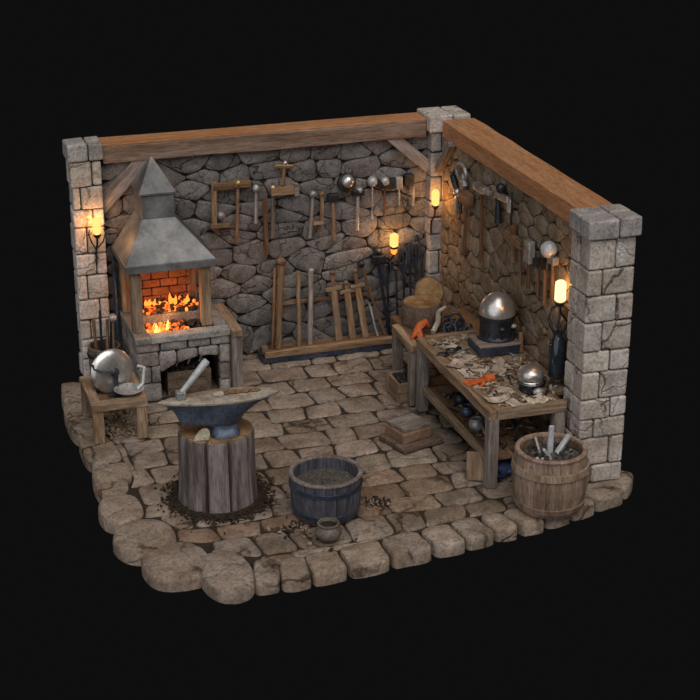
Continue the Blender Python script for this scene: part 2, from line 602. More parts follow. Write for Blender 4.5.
# ---- back wall and right wall
mb = MB()
mb.box((-4.2, .05, -.03), (.3, .3, 2.72), wob=0, mi=1)
rubble(mb, -4.14, .24, 0, 2.72, (0, 0, 0), X, Z, -Y, .4, .2, -.07, .0)
rubble(mb, -4.14, .55, 0, 2.72, (0, .3, 0), X, Z, Y, .5, .3, -.05, .02)
struct(mb.build('wall_back', ['wall', 'mortar']))
mb = MB()
mb.box((.25, -4.4, -.03), (.56, .06, 2.74), 'y', wob=0, mi=1)
rubble(mb, -4.36, .02, 0, 2.74, (.2, 0, 0), Y, Z, -X, .36, .19, -.07, .0)
rubble(mb, -4.36, .1, 0, 2.74, (.56, 0, 0), Y, Z, X, .5, .3, -.05, .02)
struct(mb.build('wall_right', ['wallr', 'mortar']))


# ---- pillars
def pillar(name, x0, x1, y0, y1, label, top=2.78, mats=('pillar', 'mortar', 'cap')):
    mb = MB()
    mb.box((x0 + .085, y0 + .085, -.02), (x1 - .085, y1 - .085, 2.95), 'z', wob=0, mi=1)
    z = 0
    k = 0
    while z < top - .02:
        h = U(.2, .34)
        if top - z - h < .18: h = top - z
        k += 1
        s = .03
        sx = x0 + (x1 - x0) * ((.36 if k % 2 else .62) + U(-.06, .06))
        g = .007
        for xa, xb in ((x0 + s, sx), (sx, x1 - s)):
            ym = y0 + (y1 - y0) * (.5 + U(-.1, .1))
            for ya, yb in ((y0 + s, ym), (ym, y1 - s)):
                w = U(-.012, .012)
                mb.box((xa + g - (w if xa == x0 + s else 0), ya + g - (w if ya == y0 + s else 0), z + g), (xb - g, yb - g, z + h - g), 'x', .007, 1, tint(.12, .03))
        z += h
    for xa, xb in ((x0, (x0 * .42 + x1 * .58)), ((x0 * .42 + x1 * .58), x1)):
        for ya, yb in ((y0, (y0 + y1) / 2), ((y0 + y1) / 2, y1)):
            mb.box((xa + .006, ya + .006, top + .01), (xb - .006, yb - .006, 3.0 - U(0, .01)), 'x', .008, 1, tint(.1, .03), mi=2)
    o = mb.build(name, mats, bev=.022)
    o.modifiers['bevel'].segments = 3
    return struct(o, label)


pillar('pillar_left', -4.55, -4.11, -.2, .2, 'pale stone block pillar at the left end of the back wall')
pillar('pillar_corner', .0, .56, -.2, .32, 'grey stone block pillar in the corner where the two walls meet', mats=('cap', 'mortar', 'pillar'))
pillar('pillar_right', .015, .62, -4.74, -4.22, 'pale stone block pillar at the front end of the right wall')

# ---- beams and braces
mb = MB()
mb.box((-4.11, -.09, 2.715), (.0, .26, 2.925), wob=.006, seg=10)
b = mb.build('beam_back', 'beam', bev=.012)
struct(b, 'weathered grey-brown timber beam along the top of the back wall')
MB().box((-4.11, -.075, 2.923), (.0, .27, 2.95), wob=.003, seg=6).build('top_board', 'orange', b, bev=.006)['label'] = 'thin orange-brown layer on the beam top, warm lit tone put in its colour'  # same timber as the beam; light on its top put into this layer's colour
MB().bar((-3.56, -.025, 2.78), (-4.18, -.025, 2.16), .1, .18, Y, wob=.004).build('brace', 'greywood', b, bev=.006)
MB().bar((-.5, -.025, 2.79), (.06, -.025, 2.3), .1, .15, Y, wob=.004).build('brace', 'greywood', b, bev=.006)
mb = MB()
mb.box((.165, -4.22, 2.73), (.6, -.2, 2.95), 'y', wob=.006, seg=10)
b = mb.build('beam_right', 'orange', bev=.012)
struct(b, 'orange-brown timber beam along the top of the right wall')
MB().bar((.14, -.62, 2.75), (.14, -.18, 2.3), .1, .08, X, wob=.004).build('brace', 'greywood', b, bev=.006)

# ================================================================== FORGE
FX0, FX1, FY0, FY1, FZ = -4.0, -2.86, -1.1, -.04, .82
fo = thing('forge', ((FX0 + FX1) / 2, -.6, 0), 'stone forge with metal hood and lit hearth in the left corner', 'forge')
mb = MB()
mb.box((FX0 + .05, FY0 + .06, 0), (-3.72, FY1, .74), 'z', 0, mi=1)
mb.box((-2.98, FY0 + .06, 0), (FX1 - .03, FY1, .74), 'z', 0, mi=1)
mb.box((FX0 + .05, FY0 + .07, .56), (FX1 - .03, FY1, .7), 'x', 0, mi=1)
mb.box((-3.72, -.3, 0), (-2.98, FY1, .6), 'x', 0, mi=1)


def fst(poly, tn=None): mb.stone(shrink(poly, .008), (0, FY0 + .06, 0), X, Z, -Y, -.05, .05, .015, .006, tn or tint(.14), 0, 1, .004)
def quad(x0, z0, x1, z1): fst([(x0, z0), ((x0 + x1) / 2, z0 + U(-.006, .006)), (x1, z0), (x1 + U(-.006, .006), (z0 + z1) / 2), (x1, z1), ((x0 + x1) / 2, z1), (x0, z1), (x0 + U(-.006, .006), (z0 + z1) / 2)])


xs = [FX0, -3.72, -3.38, -3.1, FX1]
for a, c in zip(xs, xs[1:]): quad(a, .64, c, .8)
def arch(x): return .3 + .22 * math.sin(max(0, min(1, (x + 3.74) / .8)) * PI * .62 + .25)
xs = [-4.0, -3.74]
quad(-4.0, .46, -3.74, .64); quad(-4.0, .24, -3.84, .46); quad(-3.84, .24, -3.72, .46); quad(-4.0, 0, -3.72, .24)
xs = [-3.74, -3.52, -3.26, -3.0]
for a, c in zip(xs, xs[1:]):
    mm = (a + c) / 2
    fst([(a, arch(a)), (mm, arch(mm)), (c, arch(c)), (c, .64), (mm, .64), (a, .64)])
quad(-3.0, .4, FX1, .64); quad(-3.0, .18, FX1, .4); quad(-3.0, 0, FX1, .18)
for z0, z1, k in ((0, .22, 0), (.22, .44, 1), (.44, .62, 0), (.62, .8, 1)):      # left side courses
    yy = [FY1, -.38 - .1 * k, -.74 - .06 * k, FY0 + .02]
    for a, c in zip(yy, yy[1:]):
        mb.stone(shrink([(c, z0), (a, z0), (a, (z0 + z1) / 2), (a, z1), (c, z1), (c, (z0 + z1) / 2)], .008), (FX0 + .05, 0, 0), Y, Z, -X, -.05, .05, .015, .006, tint(.14), 0, 1, .004)
body = mb.build('hearth_body', ['forge', 'mortar'], fo)
mb = MB()                                                       # stone curb round the fire pit
mb.box((FX0 - .02, FY0 - .02, .76), (FX0 + .17, FY1, .84), 'y', .005)
mb.box((FX0 + .17, FY0 - .02, .76), (FX1, FY0 + .15, .84), 'x', .005)
mb.box((FX1 - .16, FY0 + .15, .76), (FX1, FY1, .84), 'y', .005)
mb.build('hearth_curb', 'forge', fo, bev=.012)
MB().box((-3.83, -.95, .69), (-3.02, -.5, .715), 'x', 0).build('fire_pit', 'coal', fo)
mb = MB()
mb.box((FX1 - .0, FY0 - .1, .76), (FX1 + .13, -.24, .85), 'y', .004)
mb.build('side_rail', 'wood', fo, bev=.008)['label'] = 'wooden rail along the right edge of the hearth'
MB().box((FX1 - .0, FY0 - .08, 0), (FX1 + .13, FY0 + .06, .76), 'z', .004).build('leg', 'greywood', fo, bev=.01)
MB().box((FX1 + .01, -.38, 0), (FX1 + .12, -.26, .76), 'z', .004).build('leg', 'greywood', fo, bev=.01)
# rear fire ledge and brick back
MB().box((-3.83, -.5, .69), (-3.02, -.16, .88), 'x', .004).build('fire_ledge', 'forge', fo, bev=.012)
mb = MB()
mb.box((-3.84, -.14, .8), (-3.06, -.05, 1.66), 'x', 0, mi=1)
for r in range(8):
    x = -3.84 - (r % 2) * .11
    while x < -3.08:
        a, c = max(x, -3.84) + .006, min(x + .22, -3.06) - .006
        if c - a > .04: mb.box((a, -.19 + U(-.01, .008), .82 + r * .105), (c, -.12, .82 + r * .105 + .093), 'x', .004, 2, tint(.25, .1))
        x += .22
mb.build('brick_back', ['brick', 'mortar'], fo, bev=.006)
for x in (-3.94, -3.1):
    MB().box((x - .06, -.93, .84), (x + .06, -.8, 1.6), 'z', .004).build('post', 'wood', fo, bev=.01)
    MB().box((x - .05, -.2, .84), (x + .05, -.06, 1.6), 'z', .004).build('post', 'wood', fo, bev=.01)
# hood
hx0, hx1, hy0, hy1 = -4.06, -2.98, -.97, -.13
def rect(x0, x1, y0, y1, z): return [V((x0, y0, z)), V((x1, y0, z)), V((x1, y1, z)), V((x0, y1, z))]
mb = MB()
n0 = (-3.77, -3.37, -.58, -.14)
mb.loft([rect(hx0, hx1, hy0, hy1, 1.6), rect(hx0 - .01, hx1 + .01, hy0 - .01, hy1, 1.7), rect(hx0 + .0, hx1 - .0, hy0 + .0, hy1, 1.705), rect(*n0, 2.14)], smooth=False)
hood = mb.build('hood', 'hood', fo, bev=.008)
mb = MB()
mb.loft([rect(*n0, 2.14), rect(*n0, 2.44)], smooth=False)
flue = mb.build('flue', 'hood', hood, bev=.008)
mb = MB()
mb.loft([rect(n0[0] - .025, n0[1] + .025, n0[2] - .025, n0[3], 2.43), rect(n0[0] - .025, n0[1] + .025, n0[2] - .025, n0[3], 2.455), rect(-3.585, -3.565, -.33, -.31, 2.83)], smooth=False)
mb.build('flue_cap', 'hood', hood, bev=.006)
# coals and fire
mb = MB()
for i in range(150):
    x, y = U(-3.8, -3.05), U(-.92, -.52)
    hot = math.hypot((x + 3.62) / .3, (y + .74) / .25) < 1 + U(-.15, .15)
    r = U(.022, .042)
    h = .03 * (1 - abs(x + 3.45) / .5)
    mb.blob((x, y, .735 + h + U(0, .03)), (r, r * U(.7, 1), r * U(.6, .9)), 1, .3, mi=1 if hot else 0)
for i in range(110):
    x, y = U(-3.79, -3.06), U(-.47, -.22)
    r = U(.025, .045)
    h = .18 * max(0, 1 - abs(x + 3.42) / .42) * (y + .5) / .3
    mb.blob((x, y, .9 + h * U(.4, 1)), (r, r * U(.7, 1), r * U(.6, .9)), 1, .3, mi=1 if U(0, 1) < .42 else 0)
tag(mb.build('hearth_coals', ['coal', 'ember']), 'bed of black and glowing orange coals heaped in the stone forge', 'coals', None, 'stuff')


def flame(mb, c, h, r, mi):
    c = V(c)
    ph = U(0, 6)
    pts = [c + V((math.sin(ph + t * 4) * r * .5 * t, math.cos(ph + t * 3) * r * .3 * t, h * t)) for t in (0, .15, .3, .5, .7, .87, 1)]
    mb.tube(pts, [r * .5, r * .9, r, r * .8, r * .5, r * .22, .002], 8, mi=mi)


mb = MB()
for i in range(16): flame(mb, (-3.63 + U(-.16, .16), -.74 + U(-.1, .1), .76), U(.05, .11), U(.014, .026), i % 2)
tag(mb.build('hearth_fire', ['flame', 'flamey']), 'bright yellow fire burning in the front pit of the forge', 'fire', None, 'stuff')
mb = MB()
for x, h in ((-3.68, .08), (-3.62, .09), (-3.42, .15), (-3.37, .12), (-3.2, .09), (-3.25, .07), (-3.72, .08)): flame(mb, (x, -.36 + U(-.05, .05), .95), h, U(.022, .034), 0)
tag(mb.build('ledge_fire', ['flame']), 'orange flames licking the brick back behind the front fire', 'fire', None, 'stuff')

# crate of scrap in the forge arch
c = fz(196, 404)
cr = thing('scrap_crate', (-3.36, -.86, 0), 'dark box of black coal and bent metal strips under the forge', 'crate')
mb = MB()
for z in (0.0, .105, .21):
    mb.box((-3.63, -1.0, z), (-3.09, -.97, z + .1), 'x', .003)
    mb.box((-3.63, -.66, z), (-3.09, -.63, z + .1), 'x', .003)
    mb.box((-3.63, -.97, z), (-3.6, -.66, z + .1), 'y', .003)
    mb.box((-3.12, -.97, z), (-3.09, -.66, z + .1), 'y', .003)
mb.box((-3.62, -.98, .0), (-3.1, -.65, .02), 'x', 0)
mb.build('box', 'bark', cr, bev=.004)
mb = MB()
for i in range(60): mb.blob((U(-3.57, -3.15), U(-.93, -.7), U(.24, .33)), U(.025, .045), 1, .35)
tag(mb.build('coal', 'coal'), 'black coal filling the box under the forge', 'coal', None, 'stuff')
for i in range(3):
    mb = MB()
    x = -3.5 + i * .15
    mb.tube([V((x + .2 * t, -.9 + .15 * t + .03 * i, .35 + .1 * math.sin(PI * min(1, t * 1.1)))) for t in (0, .2, .4, .6, .8, 1)], [.01, .017, .018, .016, .012, .006], 6)
    tag(mb.build('bent_strip', 'pale'), 'thin bent metal strip lying on the coal under the forge', 'metal strip', 'bent strips in the forge box')

# ================================================================== STUMP + ANVIL
sx, sy = -3.68, -3.74
st = thing('anvil_stump', (sx, sy, 0), 'thick upright timber stump carrying the blued iron anvil', 'stump')
grooves = [-PI / 2 + k * .628 + .12 for k in range(10)]
def gro(t, h):
    d = min(abs((t - g + PI) % (2 * PI) - PI) for g in grooves)
    return (1 - .16 * math.exp(-(d / .042) ** 4)) * (1 + .012 * noise.noise(V((t * 2, h * 2, 5))))
MB().lathe((sx, sy, 0), [(.425, 0), (.42, .04), (.405, .3), (.4, .6), (.4, .76), (.385, .795)], 300, rf=gro).build('trunk', 'stump', st)
mb = MB()
mb.lathe((sx, sy, 0), [(.384, .79), (.38, .797), (.3, .8), (.15, .803), (.02, .803)], 300, rf=gro)
mb.build('cut_top', 'endgrain', st)['label'] = 'brown cut top of the stump'

A = fz(160, 404, 1.21)
B = fz(281, 391, 1.21)
axd = (B - A); axd.z = 0
axd.normalize()
ayd = Z.cross(axd)
ac = V((-3.62, -3.88, 0))
an = thing('anvil', ac + Z * .803, 'blued iron anvil with pale worn top on the timber stump', 'anvil')
LV = [(.803, .16, .155, .16), (.835, .16, .155, .155), (.87, .135, .135, .115), (.905, .14, .14, .1), (.925, .3, .15, .1), (.94, .42, .165, .11), (.97, .46, .19, .125), (1.01, .48, .22, .14), (1.06, .5, .28, .155), (1.11, .53, .36, .165), (1.16, .59, .45, .175), (1.195, .64, .55, .18), (1.21, .67, .58, .18)]
mb = MB()
def anring(z, l, r, w, p=1.0):
    out = []
    for j in range(48):
        t = 2 * PI * j / 48
        cx, sxn = math.cos(t), math.sin(t)
        e = 0.72 if l < .2 and r < .2 else 1.0
        px = math.copysign(abs(cx) ** e, cx) * (r if cx > 0 else l)
        k = abs(px) / (r if cx > 0 else l)
        wy = w * (math.copysign(abs(sxn) ** e, sxn)) if l < .2 and r < .2 else w * math.copysign((1 - k ** (2.2 if cx > 0 else 1.5)) ** .75, sxn)
        out.append(ac + axd * px + ayd * wy + Z * z)
    return out
mb.loft([anring(*a) for a in LV], grain=None)
mb.build('body', 'anvil', an)
mb = MB()
mb.loft([anring(1.2, .68, .59, .185), anring(1.222, .69, .6, .19), anring(1.228, .67, .58, .182), anring(1.23, .3, .3, .1)])
mb.build('face', 'anvtop', an)['label'] = 'pale worn top face of the anvil'
# hammer standing on the anvil
hb = ac - axd * .44 + ayd * .02 + Z * 1.23
hm = thing('hammer', hb, 'pale steel hammer standing head-down on the left horn of the anvil', 'hammer')
MB().box(hb + V((-.05, -.045, 0)), hb + V((.05, .045, .09)), 'x', .004).build('head', 'dullsteel', hm, bev=.012)
MB().tube([hb + V((0, 0, .06)), hb + V((.08, 0, .15)), hb + V((.27, 0, .37)), hb + V((.29, 0, .39))], [.028, .032, .042, .036], 10).build('handle', 'pale', hm)
for i, (d, e, r, mt, lb) in enumerate(((-.05, .0, .045, 'scrap', 'pale smooth pebble lying in the middle of the anvil top'), (.02, .01, .035, 'brown', 'small brown lump beside the pale pebble on the anvil'), (.13, .02, .04, 'endgrain', 'brown lump in the middle of the row on the anvil'), (.24, .025, .042, 'brown', 'brown lump second from the right end of the anvil'), (.34, .02, .036, 'endgrain', 'brown lump nearest the right tip of the anvil'))):
    p = ac + axd * d + ayd * e + Z * (1.228 + r * .45)
    tag(MB().blob(p, (r * 1.5, r, r * .6), 2, .3, rot=Matrix.Identity(3)).build('stone_lump', mt), lb, 'stone', 'lumps on the anvil')
# wedge on the stump
p = fz(203, 441, .803)
mb = MB()
pr = [(math.cos(t * PI / 8) * .085, math.sin(t * PI / 8) * .13) for t in range(9)]
mb.prism(pr, p + V((-.02, .0, 0)), V((.9, -.4, .1)).normalized(), V((.32, .1, .9)).normalized(), V((.35, .93, 0)), .05)
tag(mb.build('wood_wedge', 'scrap', bev=.012), 'half-round pale wooden wedge leaning at the foot of the anvil', 'wedge')
# dirt round the stump
mb = MB()
for i in range(1100):
    t, d = U(0, 2 * PI), .42 + abs(R.gauss(0, .1))
    r = U(.006, .018)
    x, y = sx + math.cos(t) * d, sy + math.sin(t) * d * 1.05
    if R.random() < .35:
        a = U(0, PI)
        mb.bar((x, y, .012 + U(0, .02)), (x + .07 * math.cos(a), y + .07 * math.sin(a), .012), .008, .006, seg=1, wob=.001)
    else: mb.blob((x, y, r * .4), (r * 1.4, r, r * .7), 1, .3)
mb.lathe((sx, sy, 0), [(.4, .0), (.42, .02), (.47, .004), (.52, -.012)], 60, rf=lambda t, h: 1 + (.12 * noise.noise(V((math.cos(t) * 3, math.sin(t) * 3, 0))) if h < .02 else 0), cap=False)
tag(mb.build('dirt', 'soil'), 'dark crumbled dirt and twigs strewn round the foot of the anvil stump', 'dirt', None, 'stuff')


# ================================================================== TUB, POT, BARREL
def staves(c, prof, n, th, mat, parent, gap=.02):
    mb = MB()
    for k in range(n):
        t0, t1 = 2 * PI * k / n, 2 * PI * (k + 1) / n
        g = gap / 2 / n * 2 * PI
        vs, fs = [], []
        tn = tint(.16, .04)
        for r, z in prof:
            for t in (t0 + g, t0 + (t1 - t0) * .5, t1 - g):
                for rr in (r, r - th):
                    vs.append(V((c[0] + rr * math.cos(t), c[1] + rr * math.sin(t), z)))
        m_ = len(prof)
        for i in range(m_ - 1):
            a, b = i * 6, i * 6 + 6
            fs += [(a, a + 2, b + 2, b), (a + 2, a + 4, b + 4, b + 2), (a + 1, b + 1, b + 3, a + 3), (a + 3, b + 3, b + 5, a + 5), (a, b, b + 1, a + 1), (a + 4, a + 5, b + 5, b + 4)]
        for i in (0, m_ - 1):
            a = i * 6
            fs += [(a, a + 1, a + 3, a + 2), (a + 2, a + 3, a + 5, a + 4)]
        mb.add(vs, fs, (V((c[0], c[1], 0)), Z), tn, False)
    r0, z0 = prof[0]
    mb.lathe((c[0], c[1], 0), [(r0 - th, z0 + .01), (r0 - th, z0 + .04)], 32)
    return mb.build('staves', mat, parent, bev=.004)


def hoop(c, prof, z, h, mat, parent, out=.012):
    def rad(zz):
        for (r0, z0), (r1, z1) in zip(prof, prof[1:]):
            if z0 <= zz <= z1: return r0 + (r1 - r0) * (zz - z0) / (z1 - z0)
        return prof[-1][0]
    a, b = rad(z), rad(z + h)
    mb = MB()
    mb.lathe((c[0], c[1], 0), [(a - .004, z), (a + out, z), (b + out, z + h), (b - .004, z + h)], 48, cap=False)
    return mb.build('hoop', mat, parent, bev=.003)


tc = (-2.69, -4.42)
tp = [(.325, 0), (.355, .1), (.37, .25), (.375, .4), (.375, .46)]
tb = thing('quench_tub', (*tc, 0), 'round dark blue-grey staved tub of ash standing in front of the stump', 'tub')
staves(tc, tp, 20, .04, 'tub', tb)
hoop(tc, tp, .06, .05, 'blueiron', tb)
hoop(tc, tp, .33, .045, 'blueiron', tb)
mb = MB()
mb.lathe((*tc, 0), [(.337, .452), (.384, .452), (.388, .466), (.38, .478), (.342, .478), (.335, .466), (.337, .452)], 48, cap=False)
mb.build('rim', 'greywood', tb)
mb = MB()
mb.lathe((*tc, 0), [(.33, .32), (.33, .34), (.25, .365), (.12, .375), (.01, .375)], 32, rf=lambda t, h: 1 + (.06 * noise.noise(V((t * 3, h * 40, 0))) if h > .36 else 0))
for i in range(160):
    t, d = U(0, 6.28), .3 * math.sqrt(U(0, 1))
    mb.blob((tc[0] + d * math.cos(t), tc[1] + d * math.sin(t), .375 - .05 * (d / .33) ** 2), U(.012, .035), 1, .35)
tag(mb.build('ash', 'ash'), 'grey ash and cinders filling the round dark tub', 'ash', None, 'stuff')

pc = fz(328.5, 539.5)
pt = thing('clay_pot', (pc.x, pc.y, 0), 'small squat dark pot on the floor in front of the tub', 'pot')
mb = MB()
mb.lathe((pc.x, pc.y, 0), [(.07, 0), (.1, .015), (.132, .07), (.135, .11), (.115, .15), (.1, .165), (.108, .185), (.092, .187), (.086, .165), (.11, .12), (.1, .04), (.02, .03)], 36)
mb.build('body', 'pot', pt)
mb = MB()
mb.tube([V((pc.x + .103 * math.cos(t * PI / 16), pc.y + .103 * math.sin(t * PI / 16), .187)) for t in range(32)], .012, 8, closed=True)
mb.build('rim', 'pot', pt)
# crumbled stone beside the tub
mb = MB()
for cx, cy, n, s in ((tc[0] + .55, tc[1] + .02, 60, .1), (tc[0] - .42, tc[1] - .25, 60, .12), (tc[0] - .1, tc[1] - .5, 40, .14)):
    for i in range(n):
        r = U(.008, .024)
        mb.blob((cx + R.gauss(0, s), cy + R.gauss(0, s * .7), r * .35), (r * 1.3, r, r * .6), 1, .3, mi=i % 2)
tag(mb.build('gravel', ['floor', 'soil']), 'crumbled stone chips scattered on the floor round the tub', 'gravel', None, 'stuff')

bc = (-.41, -5.0)
bp = [(.335, 0), (.365, .08), (.395, .25), (.402, .36), (.395, .48), (.37, .62), (.362, .66)]
ba = thing('barrel', (*bc, 0), 'brown oak barrel of scrap and steel bars at the front right corner', 'barrel')
staves(bc, bp, 18, .035, 'barrel', ba)
hoop(bc, bp, .05, .07, 'barrel', ba, .016)['label'] = 'broad wooden hoop'
hoop(bc, bp, .45, .075, 'barrel', ba, .016)['label'] = 'broad wooden hoop'
mb = MB()
mb.lathe((*bc, 0), [(.325, .64), (.375, .64), (.38, .66), (.372, .672), (.33, .672), (.325, .655), (.325, .64)], 48, cap=False)
mb.build('rim', 'barrel', ba)
mb = MB()
mb.lathe((*bc, 0), [(.33, .5), (.33, .55), (.2, .58), (.02, .59)], 28)
for i in range(190):
    t, d = U(0, 6.28), .3 * math.sqrt(U(0, 1))
    p = V((bc[0] + d * math.cos(t), bc[1] + d * math.sin(t), .59 - .03 * (d / .3) ** 2))
    if i % 4: mb.blob(p, U(.014, .036), 1, .35, mi=(0, 1, 0, 1, 0, 1, 2)[i % 7])
    else: mb.bar(p, p + V((U(-.1, .1), U(-.1, .1), U(0, .06))), .014, .01, seg=1, mi=(0, 1)[i % 8 == 0])
tag(mb.build('scrap_metal', ['ash', 'coal', 'dullsteel']), 'dark metal scrap and cinders filling the front right barrel', 'scrap', None, 'stuff')
for (x0, x1, ln, w, lb) in ((V((-.42, -4.98, .55)), V((.03, .0, 1)), .36, .062, 'tallest steel bar standing upright in the barrel'), (V((-.36, -4.99, .56)), V((.75, .25, .8)), .27, .06, 'thick steel bar leaning right in the barrel'), (V((-.44, -5.07, .56)), V((-.55, -.1, .8)), .18, .05, 'short steel bar leaning left in the barrel'), (V((-.5, -4.93, .56)), V((-.2, .3, 1)), .2, .03, 'thin steel bar behind the tallest one in the barrel')):
    d = x1.normalized()
    tag(MB().bar(x0, x0 + d * ln, w, w * .75, seg=2, wob=.002, taper=.85).build('steel_bar', 'pale', bev=.012), lb, 'steel bar', 'steel bars in the barrel')

# ================================================================== STACK OF SLABS
q = fz(411, 441)
def slab(c, a, b, h, ang, name, mat, lab, cat='slab'):
    ca = V((math.cos(ang), math.sin(ang), 0))
    mb = MB()
    mb.bar(V(c) - ca * a / 2 + Z * h / 2, V(c) + ca * a / 2 + Z * h / 2, b, h, Z.cross(ca), 4, .006)
    return tag(mb.build(name, mat, bev=.012), lab, cat, 'slabs stacked on the floor')
slab(q, .56, .5, .06, .3, 'stone_slab', 'bark', 'wide dark bottom slab of the small stack on the floor')
slab(q + V((-.02, .03, .062)), .4, .36, .12, .3, 'brick_slab', 'clay', 'thick orange-brown middle slab of the floor stack')
slab(q + V((-.01, .05, .184)), .38, .33, .05, .36, 'top_slab', 'greywood', 'thin grey-brown slab on top of the floor stack')

# ================================================================== STOOL AND GRINDER
so = thing('low_stool', (-4.4, -1.62, 0), 'low wooden stool with square frame top left of the forge', 'stool')
s0, s1, t0, t1 = -4.72, -4.08, -2.08, -1.2
mb = MB()
mb.box((s0, t0, .4), (s1, t0 + .12, .5), 'x', .005)
mb.box((s0, t1 - .12, .4), (s1, t1, .5), 'x', .005)
mb.box((s0, t0 + .1, .41), (s0 + .12, t1 - .1, .502), 'y', .005)
mb.box((s1 - .12, t0 + .1, .41), (s1, t1 - .1, .502), 'y', .005)
mb.build('top_frame', 'wood', so, bev=.01)
MB().box((s0 + .1, t0 + .1, .42), (s1 - .1, t1 - .1, .45), 'y', .003).build('top_panel', 'brown', so)
for x in (s0 + .07, s1 - .07):
    for y in (t0 + .07, t1 - .07):
        MB().box((x - .06, y - .06, 0), (x + .06, y + .06, .41), 'z', .005).build('leg', 'wood', so, bev=.01)
gc = V((-4.4, -1.64, .7))
gn = V((.25, -1, .18)).normalized()
gr = thing('grinding_wheel', (gc.x, gc.y, .45), 'big round polished steel grinding disc on an iron stand on the stool', 'grinder')
MB().lathe(gc, [(.02, -.05), (.2, -.04), (.25, -.02), (.262, 0), (.25, .02), (.2, .045), (.1, .06), (.01, .065)], 48, gn).build('disc', 'steel', gr)
mb = MB()
mb.lathe(gc, [(.05, .05), (.05, .09), (.03, .11), (.03, .14), (.005, .145)], 16, gn)
mb.build('hub', 'iron', gr)
f0 = gc + gn * .12
for d in (-1, 1):
    f1 = gc + gn * .12 * d
    MB().bar((f1.x, f1.y, .45), f1, .045, .03, seg=2).build('support', 'iron', gr, bev=.004)
mb = MB()
mb.box((f0.x - .1, f0.y - .07, .45), (f0.x + .1, f0.y + .3, .475), 'y', 0)
mb.build('stand', 'iron', gr, bev=.004)
MB().tube([f0, f0 + V((-.12, -.02, .03)), f0 + V((-.24, .05, .05)), f0 + V((-.26, .05, .11))], .013, 8).build('crank', 'iron', gr)
# dish with handle
dc = fz(129, 392, .52)
di = thing('dish', (dc.x, dc.y, .5), 'shallow steel dish with a bent handle on the front of the stool', 'dish')
MB().lathe((dc.x, dc.y, .502), [(.06, 0), (.11, .015), (.165, .055), (.172, .06), (.165, .062), (.11, .028), (.02, .018)], 32).build('bowl', 'dullsteel', di)
MB().tube([dc + V((.1, .0, .03)), dc + V((.17, .02, .08)), dc + V((.2, .05, .26)), dc + V((.12, .05, .29))], .018, 8).build('handle', 'pale', di)
mb = MB()
for i in range(130):
    p = V((U(s0 + .1, s1 - .05), U(t0 + .1, t1), .015))
    a = U(0, PI)
    if i % 3: mb.bar(p, p + V((U(.05, .2) * math.cos(a), U(.05, .2) * math.sin(a), U(0, .05))), .012, .006, seg=2, wob=.004)
    else: mb.blob(p, U(.015, .04), 1, .3)
tag(mb.build('straw', 'straw'), 'straw and wood chips littering the floor under the low stool', 'straw', None, 'stuff')
for i, (dx, dy) in enumerate(((-.19, -.22), (.12, .2), (-.14, .16), (.16, -.05), (-.2, .02))):
    p = V((-4.4 + dx, -1.64 + dy, .475))
    tag(MB().blob(p, (.045, .035, .028), 2, .35).build('metal_scrap', 'bark'), 'small dark lump lying round the grinder on the stool', 'lump', 'lumps on the stool')

# rod bucket behind the stool
rc = (-4.3, -.52)
rp = [(.17, 0), (.185, .15), (.195, .4), (.2, .58)]
rb = thing('rod_bucket', (*rc, 0), 'dark wooden bucket of rods between left pillar and forge', 'bucket')
staves(rc, rp, 14, .03, 'bark', rb)
hoop(rc, rp, .08, .04, 'iron', rb)
hoop(rc, rp, .46, .04, 'iron', rb)
for i, (dx, dy, ln, tx, mt, lb) in enumerate(((-.08, .02, .92, -.02, 'brown', 'brown wooden rod at the left in the dark bucket'), (-.02, .06, 1.0, .01, 'iron', 'dark iron rod tallest in the dark bucket'), (.03, -.02, .9, .03, 'brown', 'brown wooden rod in the middle of the dark bucket'), (.08, .04, .86, .04, 'iron', 'short dark iron rod at the right in the dark bucket'))):
    tag(MB().bar((rc[0] + dx, rc[1] + dy, .05), (rc[0] + dx + tx, rc[1] + dy + .04, ln), .03, .03, seg=2).build('rod', mt, bev=.004), lb, 'rod', 'rods in the dark bucket')
hp = V((rc[0] + .1, rc[1] - .04, .05))
h = thing('round_head_mallet', hp, 'pale round-headed mallet standing in the dark bucket', 'mallet')
MB().tube([hp, hp + V((.02, .02, .84))], .012, 8).build('handle', 'handle', h)
MB().blob(hp + V((.02, .02, .88)), .055, 2, .06, smooth=True).build('head', 'dullsteel', h)
# pokers left of forge
for i, (a, b, lb) in enumerate((((116, 318), (113, 252), 'tall dark blue iron poker leaning between left pillar and forge'), ((121, 322), (114.5, 268), 'shorter dark iron poker beside the tall one left of the forge'))):
    p, q_ = V((-4.09 + i * .01, -.16 - .12 * i, .0)), fy(b[0], b[1], -.07)
    po = thing('poker', p, lb, 'poker', 'pokers left of the forge')
    MB().tube([p, p.lerp(q_, .5), q_], .018, 8).build('shaft', 'blueiron', po)
    mb = MB()
    mb.tube([q_ + V((.035 * math.cos(t * PI / 6), 0, .035 + .035 * math.sin(t * PI / 6))) for t in range(12)], .009, 6, closed=True)
    mb.build('ring', 'blueiron', po)

